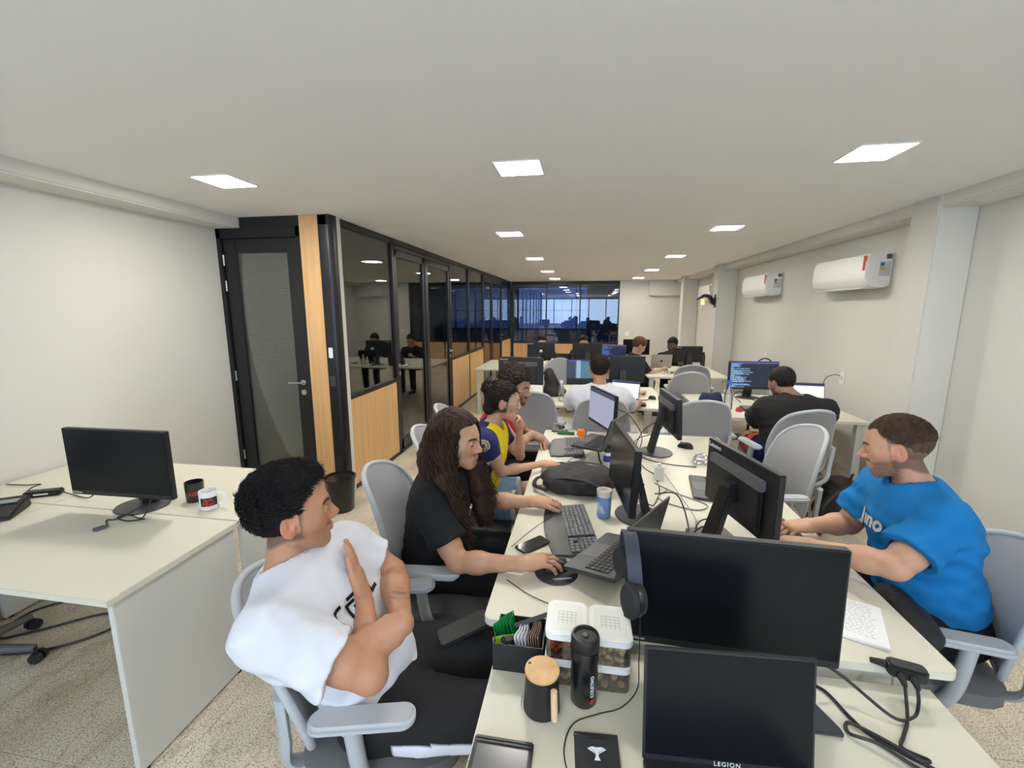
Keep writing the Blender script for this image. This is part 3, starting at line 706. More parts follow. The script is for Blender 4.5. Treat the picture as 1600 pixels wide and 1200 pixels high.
# ================================================================== people: implicit surfaces -> one continuous mesh
V3 = lambda *a: np.array(a, dtype=float)
def nrm(v): v = np.asarray(v, float); return v/max(1e-9, np.linalg.norm(v))
def smin(a, b, k):
    h = np.maximum(k-np.abs(a-b), 0)/k; return np.minimum(a, b)-h*h*k*0.25
def smax(a, b, k): return -smin(-a, -b, k)
def axis_pts(lo, hi, h, ranges, hf):
    out = [lo]; x = lo
    while x < hi:
        f = any(a-hf < x < b for a, b in ranges); x += hf if f else h; out.append(x)
    return np.array(out, np.float32)
class Vox:
    def __init__(s, lo, hi, h, fine=(), hf=None):
        s.ax = [axis_pts(lo[i], hi[i], h, [(f[0][i], f[1][i]) for f in fine], hf or h) for i in range(3)]
        s.F = np.full([len(a) for a in s.ax], 0.3, np.float32)
    def block(s, lo, hi):
        sl = []
        for i in range(3):
            a = np.searchsorted(s.ax[i], lo[i]); b = np.searchsorted(s.ax[i], hi[i], 'right'); sl.append(slice(max(0, a-1), b+1))
        return tuple(sl), s.ax[0][sl[0]][:, None, None], s.ax[1][sl[1]][None, :, None], s.ax[2][sl[2]][None, None, :]
    def op(s, fn, lo, hi, k=0.02, mode='u'):
        m = 0.04+k; sl, X, Y, Z = s.block(np.asarray(lo)-m, np.asarray(hi)+m)
        if any(q.size == 0 for q in (X, Y, Z)): return
        d = fn(X, Y, Z).astype(np.float32); f = s.F[sl]
        if mode == 'u': s.F[sl] = smin(f, d, k)
        elif mode == 's': s.F[sl] = smax(f, -d, k)
        elif mode == 'i': s.F[sl] = smax(f, d, k)
    def cone(s, a, b, ra, rb, k=0.02, w=None, ws=1.0, clip0=None, clip1=None, mode='u', disp=None):
        """tapered capsule, optionally widened by ws along w, optionally cut flat at its ends"""
        a, b = V3(*a), V3(*b); r = max(ra, rb)*max(1, ws)
        fn = cone_fn(a, b, ra, rb, w, ws, clip0, clip1)
        g = fn if disp is None else (lambda X, Y, Z: fn(X, Y, Z)+disp(X, Y, Z))
        s.op(g, np.minimum(a, b)-r, np.maximum(a, b)+r, k, mode)
    def ell(s, c, A, rad, k=0.02, mode='u', disp=None):
        c = V3(*c); rad = V3(*rad); A = np.asarray(A, float); fn = ell_fn(c, A, rad)
        g = fn if disp is None else (lambda X, Y, Z: fn(X, Y, Z)+disp(X, Y, Z))
        R = rad.max(); s.op(g, c-R, c+R, k, mode)
    def mesh(s, name):
        F = s.F; F[0] = np.maximum(F[0], .01); F[-1] = np.maximum(F[-1], .01); F[:, 0] = np.maximum(F[:, 0], .01); F[:, -1] = np.maximum(F[:, -1], .01)
        F[:, :, 0] = np.maximum(F[:, :, 0], .01); F[:, :, -1] = np.maximum(F[:, :, -1], .01)
        S = F < 0; nx, ny, nz = F.shape
        cnt = np.zeros((nx-1, ny-1, nz-1), np.int8)
        for i in (0, 1):
            for j in (0, 1):
                for k in (0, 1): cnt += S[i:nx-1+i, j:ny-1+j, k:nz-1+k]
        act = np.argwhere((cnt > 0) & (cnt < 8)); idx = np.full(cnt.shape, -1, np.int32); idx[tuple(act.T)] = np.arange(len(act))
        cor = [(i, j, k) for i in (0, 1) for j in (0, 1) for k in (0, 1)]
        vals = np.stack([F[act[:, 0]+c[0], act[:, 1]+c[1], act[:, 2]+c[2]] for c in cor], 1)
        pos = np.stack([np.stack([s.ax[q][act[:, q]+c[q]] for q in range(3)], 1) for c in cor], 1)
        acc = np.zeros((len(act), 3)); n = np.zeros(len(act))
        for a in range(8):
            for b in range(a+1, 8):
                if sum(cor[a][q] != cor[b][q] for q in range(3)) != 1: continue
                fa, fb = vals[:, a], vals[:, b]; m = (fa < 0) != (fb < 0)
                t = (fa[m]/(fa[m]-fb[m]))[:, None]; acc[m] += pos[m, a]*(1-t)+pos[m, b]*t; n[m] += 1
        verts = acc/n[:, None]
        quads = []
        for q in range(3):
            sa = [slice(None)]*3; sb = [slice(None)]*3; sa[q] = slice(0, -1); sb[q] = slice(1, None)
            A, B = S[tuple(sa)], S[tuple(sb)]; e = np.argwhere(A != B); o1, o2 = (q+1) % 3, (q+2) % 3
            e = e[(e[:, o1] > 0) & (e[:, o2] > 0) & (e[:, o1] < F.shape[o1]-1) & (e[:, o2] < F.shape[o2]-1)]
            ins = A[tuple(e.T)]
            def cell(d1, d2):
                c = e.copy(); c[:, o1] += d1; c[:, o2] += d2; return idx[tuple(c.T)]
            Q = np.stack([cell(-1, -1), cell(0, -1), cell(0, 0), cell(-1, 0)], 1)
            Q[~ins] = Q[~ins][:, ::-1]; quads.append(Q)
        Q = np.concatenate(quads); Q = Q[(Q >= 0).all(1)]
        return verts, Q
def cone_fn(a, b, ra, rb, w=None, ws=1.0, clip0=None, clip1=None):
    a = np.asarray(a, float); b = np.asarray(b, float); ba = b-a; L2 = float(ba@ba) or 1e-9; L = sqrt(L2); un = ba/L
    def fn(X, Y, Z):
        px, py, pz = X-a[0], Y-a[1], Z-a[2]
        tr = (px*ba[0]+py*ba[1]+pz*ba[2])/L2; t = np.clip(tr, 0, 1)
        qx, qy, qz = px-t*ba[0], py-t*ba[1], pz-t*ba[2]
        d2 = qx*qx+qy*qy+qz*qz
        if w is not None:
            qw = qx*w[0]+qy*w[1]+qz*w[2]; d2 = d2-qw*qw*(1-1/(ws*ws))
        d = np.sqrt(np.maximum(d2, 0))-(ra+(rb-ra)*t)
        if clip1 is not None: d = np.maximum(d, (tr-clip1)*L)
        if clip0 is not None: d = np.maximum(d, (clip0-tr)*L)
        return d
    return fn
def ell_fn(c, A, rad):
    A = np.asarray(A, float)
    def fn(X, Y, Z):
        px, py, pz = X-c[0], Y-c[1], Z-c[2]
        q = [(px*A[i][0]+py*A[i][1]+pz*A[i][2]) for i in range(3)]
        k0 = np.sqrt(sum((q[i]/rad[i])**2 for i in range(3))); k1 = np.sqrt(sum((q[i]/rad[i]**2)**2 for i in range(3)))
        return k0*(k0-1)/np.maximum(k1, 1e-6)
    return fn
def wav(X, Y, Z, f, s=0.0):
    return (np.sin(X*f+2.1*np.sin(Y*f*0.7+s)+s)*np.sin(Y*f*0.9+1.7*np.sin(Z*f*0.8+s*1.3)+1.1)+np.sin(Z*f*1.1+1.9*np.sin(X*f*0.6+s*.7)+s*2))/2
def np_mesh(name, verts, quads, m, parent, origin, cols=None):
    me = bpy.data.meshes.new(name); v = (verts-np.asarray(origin)).astype(np.float32)
    me.vertices.add(len(v)); me.vertices.foreach_set('co', v.ravel())
    me.loops.add(quads.size); me.loops.foreach_set('vertex_index', quads.ravel().astype(np.int32))
    me.polygons.add(len(quads)); me.polygons.foreach_set('loop_start', np.arange(0, quads.size, 4, dtype=np.int32))
    me.update(calc_edges=True)
    if cols is not None:
        at = me.attributes.new('col', 'FLOAT_COLOR', 'POINT')
        c4 = np.ones((len(v), 4), np.float32); c4[:, :3] = cols; at.data.foreach_set('color', c4.ravel())
    me.shade_smooth(); me.validate()
    return link(name, me, m, parent)
M_SKIN = mat('skin', (0.6, 0.4, 0.3), 0.48, sss=0.10, bump=0.06, bscale=350, var=0.05, vscale=45, attr='col')
def cloth_mat(name, col, bump=0.12, scale=700, rough=0.85, attr=None, var=0.04): return mat(name, col, rough, bump=bump, bscale=scale, var=var, vscale=14, spec=0.25, attr=attr)
def hair_mat(name, col, rough=0.5, attr=None):
    return mat(name, col, max(rough, 0.6), bump=0.9, bscale=110, var=0.35, vscale=70, stretch=(1, 1, 0.35), spec=0.18)

def frame(fwd, pitch=0.0, roll=0.0):
    """rows: right, forward, up"""
    f = nrm([fwd[0], fwd[1], 0]); up = V3(0, 0, 1); r = np.cross(f, up)
    p = radians(pitch); f2 = f*cos(p)+up*sin(p); u2 = np.cross(r, f2)
    if roll:
        q = radians(roll); r, u2 = r*cos(q)+u2*sin(q), u2*cos(q)-r*sin(q)
    return np.array([r, f2, u2])
def head_sdf(q, fem=0.0, jaw=1.0, nose=1.0):
    x, y, z = q; ax = np.abs(x)
    I = np.eye(3)
    E = lambda c, r: ell_fn(c, I, r)(x, y, z)
    Es = lambda c, r: ell_fn(c, I, r)(ax, y, z)
    C = lambda a, b, ra, rb: cone_fn(a, b, ra, rb)(x, y, z)
    Cs = lambda a, b, ra, rb: cone_fn(a, b, ra, rb)(ax, y, z)
    d = E((0, -0.012, 0.032), (0.0745, 0.096, 0.088))
    d = smin(d, E((0, 0.022, 0.010), (0.066, 0.068, 0.080)), 0.03)
    d = smin(d, E((0, 0.030, -0.045), (0.055*jaw, 0.056, 0.060)), 0.03)
    d = smin(d, Cs((0.050*jaw, 0.000, -0.050), (0.016, 0.064, -0.092), 0.020, 0.018), 0.03)
    d = smin(d, E((0, 0.066, -0.094), (0.022*jaw, 0.018, 0.018)), 0.02)
    d = smin(d, Cs((0.048, 0.052, -0.012), (0.058, 0.020, -0.008), 0.020, 0.016), 0.03)
    d = smin(d, Cs((0.006, 0.0855, 0.021), (0.043, 0.066, 0.020), 0.011, 0.010), 0.018)
    d = smax(d, -Es((0.031, 0.096, 0.000), (0.0165, 0.018, 0.0125)), 0.018)       # sockets
    d = smin(d, C((0, 0.088, 0.010), (0, 0.109*(0.5+0.5*nose), -0.026), 0.0085, 0.0105*nose), 0.012)
    d = smin(d, Es((0.0115, 0.097, -0.0315), (0.008, 0.010, 0.0075)), 0.008)
    d = smin(d, C((0, 0.100, -0.032), (0, 0.088, -0.044), 0.006, 0.004), 0.008)
    d = smin(d, Es((0.031, 0.0775, 0.000), (0.0148, 0.0148, 0.0135)), 0.005)      # lids
    d = smax(d, -Es((0.031, 0.092, -0.0006), (0.0118, 0.012, 0.0042)), 0.002)
    d = smin(d, E((0, 0.0865, -0.058), (0.024, 0.0125, 0.0058)), 0.006)            # lips
    d = smin(d, E((0, 0.0855, -0.0675), (0.0205, 0.0125, 0.0062)), 0.006)
    d = smax(d, -E((0, 0.100, -0.0622), (0.023, 0.008, 0.0011)), 0.002)
    EF = frame((-0.34, 0.94))
    e = ell_fn((0.079, -0.014, -0.004), EF, (0.0055, 0.0170, 0.030))(ax, y, z)
    e = smin(e, ell_fn((0.076, -0.006, -0.026), EF, (0.005, 0.009, 0.012))(ax, y, z), 0.008)
    e = smax(e, -ell_fn((0.0845, -0.012, 0.004), EF, (0.0050, 0.0115, 0.0195))(ax, y, z), 0.003)
    e = smin(e, ell_fn((0.079, 0.002, -0.008), EF, (0.005, 0.005, 0.008))(ax, y, z), 0.004)
    e = smin(e, ell_fn((0.080, -0.016, 0.002), EF, (0.0045, 0.0035, 0.014))(ax, y, z), 0.004)
    d = smin(d, e, 0.006)
    return d
def local_coords(H, A, S, X, Y, Z):
    px, py, pz = (X-H[0])/S, (Y-H[1])/S, (Z-H[2])/S
    return tuple(px*A[i][0]+py*A[i][1]+pz*A[i][2] for i in range(3))
def add_head(vx, H, A, S, **k):
    R = 0.165*S; sl, X, Y, Z = vx.block(H-R, H+R)
    d = head_sdf(local_coords(H, A, S, X, Y, Z), **k)*S
    vx.F[sl] = smin(vx.F[sl], d.astype(np.float32), 0.012)
def hand_chains(W, d, n, side, s=1.0, curl=(20, 30, 20), spread=6.0, thumb=(38, 25), fist=0.0):
    """finger polylines. d: finger direction, n: palm normal (out of the palm), side +1 when the thumb is on the d x n side"""
    d = nrm(d); n = nrm(np.asarray(n, float)-d*np.dot(n, d)); t = np.cross(d, n)*side      # t: toward the thumb
    ch = []
    K = W+d*0.085*s
    lens = [(0.040, 0.024, 0.019), (0.044, 0.028, 0.020), (0.041, 0.026, 0.019), (0.032, 0.019, 0.017)]
    for i in range(4):
        off = (0.030-0.0205*i)*s; base = W+d*(0.088-0.006*abs(i-1)-(0.006 if i == 3 else 0))*s+t*off
        ang = radians(spread*(1.4-i)); dd = d*cos(ang)+t*sin(ang); P = [base]; c = 0.0
        for j, l in enumerate(lens[i]):
            c += radians(curl[j]*(1+0.08*i)); P.append(P[-1]+(dd*cos(c)+n*sin(c))*l*s)
        ch.append((P, [0.0092*s, 0.0088*s, 0.0080*s, 0.0070*s] if i < 3 else [0.0082*s, 0.0078*s, 0.0070*s, 0.0062*s]))
    a = radians(thumb[0]); td = d*cos(a)+t*sin(a); b0 = W+d*0.028*s+t*0.026*s+n*0.006*s
    c1 = radians(thumb[1]); d2 = nrm(d*cos(a*0.5)+t*sin(a*0.5)+n*sin(c1))
    ch.append(([b0, b0+td*0.042*s, b0+td*0.042*s+d2*0.034*s, b0+td*0.042*s+d2*0.034*s+nrm(d2+0.25*d-0.0*t)*0.026*s], [0.0135*s, 0.0105*s, 0.0098*s, 0.0078*s]))
    return ch, d, n, t
def add_hand(vx, W, d, n, side, s=1.0, **k):
    ch, d, n, t = hand_chains(W, d, n, side, s, **k)
    A = np.array([t, d, n])
    vx.ell(W+d*0.052*s+t*0.002*s, A, (0.040*s, 0.050*s, 0.0155*s), 0.012)
    vx.cone(W+d*0.03*s, W+d*0.082*s, 0.022*s, 0.016*s, 0.015, w=t, ws=1.9)
    for P, R in ch:
        for i in range(3): vx.cone(P[i], P[i+1], R[i], R[i+1], 0.004)
def hand_bounds(W, d, s): c = np.asarray(W)+nrm(d)*0.09*s; return (c-0.115*s, c+0.115*s)

def hair_keep(hair, x, y, z):
    """> 0 where hair grows: above the hairline, behind the temples, sideburns, down to the nape"""
    ax = np.abs(x); line = hair.get('line', 0.060); rec = hair.get('rec', 0.010)
    front = z-line+0.5*np.clip(0.085-y, 0, 0.05)-rec*np.clip(1-((ax-0.042)/0.022)**2, 0, 1)
    side = np.minimum(0.030+hair.get('side', 0.0)-y, z+hair.get('low', 0.035)+0.55*np.clip(-(y+0.02), 0, 0.08))
    k = -smin(-front, -side, 0.03)
    burn = np.minimum(np.minimum(0.012-np.abs(y-0.020-hair.get('side', 0)), z+hair.get('burn', 0.012)), ax-0.055)
    return -smin(-k, -burn, 0.008)
def add_tufts(hv, hq, H, A, S, hair):
    rng = np.random.default_rng(3); q = (hv-H) @ A.T/S
    # outward normals from the cranium centre
    nq = nrm_rows(q-np.array([0, -0.012, 0.03])); whorl = np.array(hair.get('whorl', (0.01, -0.07, 0.115)))
    ok = np.where((np.einsum('ij,ij->i', nq, q-np.array([0, -0.012, 0.03])) > 0.069) & (q[:, 2] > hair.get('tuftz', -0.03)) & (hair_keep(hair, q[:, 0], q[:, 1], q[:, 2]) > hair.get('edge', 0.004)))[0]
    n = hair['tufts']; i = rng.choice(ok, n); p = q[i]; nn = nq[i]
    fl = p-whorl; fl = fl+np.array(hair.get('comb', (0, 0, 0)))*0.1; fl -= nn*np.einsum('ij,ij->i', fl, nn)[:, None]; fl = nrm_rows(fl)
    fl = nrm_rows(fl+rng.normal(0, hair.get('mess', 0.25), fl.shape)); L = hair.get('tl', 0.026)*(0.7+0.6*rng.random(n))[:, None]; lift = hair.get('lift', 0.22)
    lf = np.clip((p[:, 2]+0.03)/0.10, 0.15, 1)[:, None]; L = L*(0.4+0.6*lf)
    sd = np.cross(nn, fl); r = hair.get('tr', 0.0017)
    rows = [(p-nn*0.003, r), (p+fl*L*0.5+nn*(L*lift*lf+0.001), r*0.9), (p+fl*L+nn*(L*lift*0.9*lf-0.0005), r*0.12)]
    V = []; 
    for c, rr in rows:
        for k in range(4):
            an = k*pi/2; V.append(c+sd*(rr*cos(an))+nn*(rr*sin(an)*0.8))
    V = np.stack(V, 1).reshape(-1, 3); base = len(hv)+np.arange(n)[:, None]*12; Q = []
    for j in range(2):
        for k in range(4): Q.append(np.concatenate([base+j*4+k, base+j*4+(k+1) % 4, base+(j+1)*4+(k+1) % 4, base+(j+1)*4+k], 1))
    return np.concatenate([hv, (V @ A)*S+H]), np.concatenate([hq]+Q)
def nrm_rows(a): return a/np.maximum(1e-9, np.linalg.norm(a, axis=-1, keepdims=True))
def person(label, J, face, build=1.0, skin=(0.50, 0.30, 0.21), shirt=None, legs=None, hair=None, hands=None, res=0.006, rf=0.003, fem=0.0,
           beard=None, headS=1.0, brow=(0.03, 0.02, 0.015), torso_d=1.0, group=None, jaw=1.0, shoes=True, glasses=None, belly=0.0, nose=1.0, show_legs=True, eye_dir=None, marks=()):
    """J: joints in world metres. Returns root with children body, shirt, trousers, hair..."""
    J = {k: V3(*v) for k, v in J.items()}
    fwd, pitch, roll = face[0], face[1], (face[2] if len(face) > 2 else 0)
    HA = frame(fwd, pitch, roll); H = J['head']; S = headS
    root = thing('person', label, 'person', (float(J['hip'][0]), float(J['hip'][1]), 0.0)); org = V3(J['hip'][0], J['hip'][1], 0.0)
    b = build
    N, P = J['neck'], J['hip']; up = nrm(N-P); rt = nrm(J['shR']-J['shL']); rt = nrm(rt-up*np.dot(rt, up)*0.5); fw = nrm(np.cross(up, rt)); TA = np.array([rt, fw, np.cross(rt, fw)])
    ch = P+(N-P)*0.66; ab = P+(N-P)*0.30
    prt = nrm(np.cross(nrm((J['knL']+J['knR'])/2-P), V3(0, 0, 1))) if 'knL' in J else rt
    hipL, hipR = P-prt*0.09*b, P+prt*0.09*b
    pts = np.array([J[k] for k in J]); lo = pts.min(0)-0.16; hi = pts.max(0)+0.16
    fine = [(H-0.15*S, H+0.15*S)]
    hands = hands or {}
    for k, hd in hands.items(): fine.append(hand_bounds(J['wr'+k], hd[0], 1.0))
    vx = Vox(lo, hi, res, fine, rf)
    # --- skin body
    sw = 0.5*np.linalg.norm(J['shR']-J['shL'])
    def torso(v, o=0.0, loose=0.0, disp=None, k=0.05):
        v.ell(P+up*0.02, TA, ((0.155*b+o), (0.115*b*torso_d+o), 0.12+o), k, disp=disp)
        v.ell(ab+fw*(0.01+belly*0.4), TA, ((0.140*b+o+loose+belly*0.3), (0.105*b*torso_d+o+loose*0.6+belly), 0.16+o), k, disp=disp)
        v.ell(ch+fw*0.012, TA, ((0.150*b+o+loose*0.4), (0.108*b*torso_d+o+loose*0.3), 0.165+o), k, disp=disp)
        for sd in ('L', 'R'):
            sh = J['sh'+sd]
            v.cone(N-up*0.035, sh, 0.050*b+o, 0.052*b+o, k, disp=disp)
            v.cone(ch+up*0.02, sh-up*0.035, 0.085*b*torso_d+o, 0.050*b+o, k, disp=disp)
            v.cone(ab, sh-up*0.06+(ch-sh)*0.18, 0.07*b*torso_d+o, 0.055*b*torso_d+o, k, disp=disp)
    torso(vx, -0.006)
    nb = N-up*0.02
    neckr = (0.050-0.008*fem)*(0.6+0.4*b)
    vx.cone(nb, H+HA[2]*(-0.055)*S-HA[1]*0.018*S, neckr*1.12, neckr, 0.04)
    for sd in ('L', 'R'):
        sh, el, wr = J['sh'+sd], J['el'+sd], J['wr'+sd]
        ar = b*(1-0.15*fem)
        vx.cone(sh, el, 0.050*ar, 0.039*ar, 0.02)
        vx.cone(sh+(el-sh)*0.35, sh+(el-sh)*0.75, 0.047*ar, 0.043*ar, 0.03)
        vx.cone(el, el+(wr-el)*0.35, 0.039*ar, 0.041*ar, 0.02)
        vx.cone(el+(wr-el)*0.3, wr, 0.040*ar, 0.0255*ar, 0.02)
        if sd in hands:
            hd = hands[sd]; kw = hd[3] if len(hd) > 3 else {}
            vx.cone(wr, wr+nrm(hd[0])*0.03, 0.0255*ar, 0.022, 0.015, w=nrm(np.cross(hd[0], hd[1])), ws=1.25)
            add_hand(vx, wr, V3(*hd[0]), V3(*hd[1]), hd[2], **kw)
        else: vx.ell(wr+nrm(wr-el)*0.05, np.eye(3), (0.045, 0.045, 0.035), 0.02)
    if show_legs:
        for hp, sd in ((hipL, 'L'), (hipR, 'R')):
            kn, an = J['kn'+sd], J['an'+sd]; lb = b*(0.82 if (legs and legs.get('len', 2.0) > 1) else 1.0)
            vx.cone(hp, kn, 0.078*lb, 0.056*lb, 0.03); vx.cone(kn, kn+(an-kn)*0.35, 0.055*lb, 0.055*lb, 0.03); vx.cone(kn+(an-kn)*0.3, an, 0.054*lb, 0.034*lb, 0.03)
            tf = nrm([fw[0], fw[1], 0]) if 'toe' not in J else J['toe']
            vx.cone(an, an+tf*0.10+V3(0, 0, -0.045), 0.034, 0.026, 0.03)
    add_head(vx, H, HA, S, fem=fem, jaw=jaw, nose=nose)
    verts, quads = vx.mesh('body')
    q = (verts-H) @ HA.T/S; base = np.tile(np.array(skin), (len(verts), 1))
    inh = np.linalg.norm(q, axis=1) < 0.17
    def blend(mask, c, a=1.0):
        m = (np.clip(mask, 0, 1)*a)[:, None]*inh[:, None]; base[:] = base*(1-m)+np.array(c)*m
    x, y, z = q.T; ax = np.abs(x)
    blend(1.4-((ax/0.05)**2+((z+0.025)/0.03)**2+((y-0.06)/0.06)**2)*0.9, np.array(skin)*np.array([1.10, 0.80, 0.78]), 0.45)
    blend(np.clip((ax-0.070)/0.006, 0, 1)*np.clip((0.034-np.abs(y+0.012))/0.012, 0, 1)*(np.abs(z+.006) < 0.04)*1.0, np.array(skin)*np.array([1.12, 0.76, 0.74]), 0.6)
    lip = 1.5-((x/0.024)**2+((z+0.0625)/0.0105)**2)*1.1; blend(lip*(y > 0.075), np.array(skin)*np.array([0.95, 0.52, 0.52]), 0.8)
    bx = np.clip((ax-0.008)/0.042, 0, 1); bz = 0.0225+0.006*np.sin(bx*2.4)-0.003*bx
    wdt = 0.0055*(1-0.5*bx)
    blend(np.clip(1.6-np.abs(z-bz)/wdt, 0, 1)*np.clip((ax-0.008)/0.006, 0, 1)*np.clip((0.055-ax)/0.008, 0, 1)*(y > 0.04), brow, 1-fem*0.25)
    if beard:
        bc, a, style = beard
        jawl = np.clip((-0.022-z)/0.02, 0, 1)*np.clip((y+0.012)/0.02, 0, 1)*np.clip((0.30-np.abs(z+0.0))/0.1, 0, 1)
        lipx = np.clip(((ax/0.028)**2+((z+0.064)/0.014)**2)-0.75, 0, 1)
        cheek = np.clip(((-z)-(0.020+0.35*np.clip(y-0.02, 0, 1)))/0.014, 0, 1)
        full = jawl*cheek*lipx*np.clip((z+0.125)/0.012, 0, 1)
        mst = np.clip(1.7-((ax/0.029)**2+((z+0.0475)/0.0085)**2)*1.2, 0, 1)*(y > 0.07)
        chin = np.clip(1.3-((ax/0.022)**2+((z+0.088)/0.016)**2), 0, 1)*(y > 0.05)
        nz_ = 0.75+0.25*np.sin(x*900+3*np.sin(z*700))*np.sin(z*800)
        if style == 'full': blend(np.maximum(full, mst)*nz_, bc, a)
        elif style == 'goatee': blend(full*nz_, bc, a*0.35); blend(np.maximum(mst, chin)*nz_, bc, a)
        elif style == 'moustache': blend(mst*nz_, bc, a); blend(chin*nz_, bc, a*0.5); blend(full, bc, a*0.15)
    for mp, mr, mc, ma in marks:
        dm = verts-np.array(mp); mm = np.clip(1.6-np.linalg.norm(dm, axis=1)/mr*1.2, 0, 1)*(0.55+0.45*np.sin(dm[:, 2]*420+dm[:, 1]*260)); mm = (np.clip(mm, 0, 1)*ma)[:, None]; base[:] = base*(1-mm)+np.array(mc)*mm
    if hair and hair.get('scalp'):
        kp = hair_keep(hair, x, y, z); notear = 1-np.clip((ax-0.0735)/0.004, 0, 1)*(np.abs(y+0.012) < 0.028)*(np.abs(z+0.008) < 0.04)
        blend(np.clip(kp/0.012+0.3, 0, 1)*notear*(y < 0.10), hair['scalp'], hair.get('scalp_a', 0.9))
    body = np_mesh('body', verts, quads, M_SKIN, root, org, base)
    # --- eyes
    for sg in (-1, 1):
        bm = bmesh.new(); bmesh.ops.create_uvsphere(bm, u_segments=20, v_segments=14, radius=0.0122*S)
        me = bpy.data.meshes.new('eye'); ed = V3(0.0, 1.0, -0.05) if eye_dir is None else nrm(eye_dir)
        bm.to_mesh(me); bm.free()
        co = np.array([v.co[:] for v in me.vertices]); dt = (co/(0.0122*S)) @ nrm(ed)
        at = me.attributes.new('col', 'FLOAT_COLOR', 'POINT'); c4 = np.ones((len(co), 4), np.float32)
        c4[:, :3] = np.where((dt > 0.93)[:, None], [0.008, 0.005, 0.004], np.where((dt > 0.84)[:, None], [0.05, 0.025, 0.012], [0.62, 0.58, 0.55])); at.data.foreach_set('color', c4.ravel())
        me.shade_smooth(); o = link('eye', me, mat('eye', (1, 1, 1), 0.15, attr='col'), root)
        R = Matrix([[HA[0][i], HA[1][i], HA[2][i]] for i in range(3)]).to_4x4()
        cpos = H+(HA.T @ V3(sg*0.031, 0.0775, 0.0))*S-org; o.matrix_local = Matrix.Translation(cpos) @ R
    # --- shirt
    if shirt:
        r = shirt.get('res', res); o_ = shirt.get('off', 0.012); lo_ = shirt.get('loose', 0.015); amp = shirt.get('fold', 0.004); sl_ = shirt.get('sleeve', 0.62)
        vs = Vox(lo, hi, r)
        sd_ = random.random()*6
        def folds(X, Y, Z):
            g = np.clip((np.sqrt((X-N[0])**2+(Y-N[1])**2+(Z-N[2])**2)-0.13)/0.1, 0, 1)
            return g*(amp*wav(X, Y, Z, 24, sd_)+amp*0.6*wav(X, Y, Z*1.6, 52, sd_+1))
        torso(vs, o_, lo_, disp=folds, k=0.075)
        hem = shirt.get('hem', 0.02)
        if sl_ > 0:
            for sd in ('L', 'R'):
                sh, el = J['sh'+sd], J['el'+sd]; e = sh+(el-sh)*sl_; ar = b*(1-0.15*fem); sr = shirt.get('sw', 0.066)*ar
                vs.cone(sh, e+(e-sh)*0.2, 0.058*ar+o_*0.6, sr+o_*0.3, 0.03, clip1=1/1.2, disp=folds)
        # trim at hem, neckline, arm openings
        hp = P-up*hem; R_ = 2.0
        vs.op(lambda X, Y, Z: -((X-hp[0])*up[0]+(Y-hp[1])*up[1]+(Z-hp[2])*up[2]), lo, hi, 0.004, 'i')
        nk = shirt.get('neck', 0.0); ntop = N+up*0.06+fw*0.028; nlow = N-up*(0.01+nk)+fw*(0.035+nk*0.5)
        vs.cone(N+up*0.10-fw*0.02, N-up*0.004+fw*0.018, neckr*1.05+0.030, neckr*1.02+0.010, 0.006, mode='s')
        if nk: vs.cone(N+up*0.05+fw*0.05, nlow, 0.055, 0.028, 0.01, mode='s')
        if sl_ > 0:
            for sd in ('L', 'R'):
                sh, el = J['sh'+sd], J['el'+sd]; e = sh+(el-sh)*sl_; u_ = nrm(el-sh); ar = b*(1-0.15*fem)
                vs.cone(e-u_*0.018, e+u_*0.05, 0.046*ar+o_*0.75, 0.046*ar+o_*0.9, 0.004, mode='s')
        if shirt.get('tank'):
            for sd in ('L', 'R'):
                sh = J['sh'+sd]; vs.ell(sh-up*0.02-np.sign(np.dot(sh-N, rt))*rt*(-0.015), TA, (0.062, 0.12, 0.10), 0.01, 's')
        sv, sq = vs.mesh('shirt'); cf = shirt.get('cols')
        so = np_mesh('shirt', sv, sq, shirt['mat'], root, org, cf(sv, N, P, rt, fw, up, J) if cf else None)
        so['label'] = shirt.get('label', 'shirt'); root['_s'] = so.name
    # --- trousers / shorts
    if legs and show_legs:
        vl = Vox(lo, hi, legs.get('res', res)); o_ = legs.get('off', 0.012); am = legs.get('fold', 0.005); fr = legs.get('len', 2.0)
        def fl_(X, Y, Z): return am*wav(X, Y, Z, 22, 3.3)+am*0.5*wav(X, Y, Z, 47, 1.3)
        vl.ell(P-up*0.0, TA, (0.158*b+o_, 0.118*b*torso_d+o_, 0.115), 0.05, disp=fl_)
        hp2 = P+up*legs.get('waist', 0.07)
        vl.op(lambda X, Y, Z: (X-hp2[0])*up[0]+(Y-hp2[1])*up[1]+(Z-hp2[2])*up[2], lo, hi, 0.004, 'i')
        for hp, sd in ((hipL, 'L'), (hipR, 'R')):
            kn, an = J['kn'+sd], J['an'+sd]; e = min(1.0, fr)
            vl.cone(hp, hp+(kn-hp)*e, 0.086*b+o_, (0.086+(0.060-0.086)*e)*b+o_+legs.get('flare', 0.0), 0.05, disp=fl_, clip1=(1.0 if fr < 1 else None))
            if fr > 1:
                f2 = min(1, fr-1); vl.cone(kn, kn+(an-kn)*f2, 0.060*b+o_, (0.06-0.016*f2)*b+o_, 0.03, disp=fl_, clip1=0.985)
            else: 
                e2 = hp+(kn-hp)*fr; u_ = nrm(kn-hp); vl.cone(e2-u_*0.015, e2+u_*0.06, (0.080-0.02*fr)*b+o_*0.8, (0.08-0.02*fr)*b+o_, 0.004, mode='s')
        lv, lq = vl.mesh('trousers'); cf = legs.get('cols')
        np_mesh(legs.get('name', 'trousers'), lv, lq, legs['mat'], root, org, cf(lv, hipL, hipR, J) if cf else None)
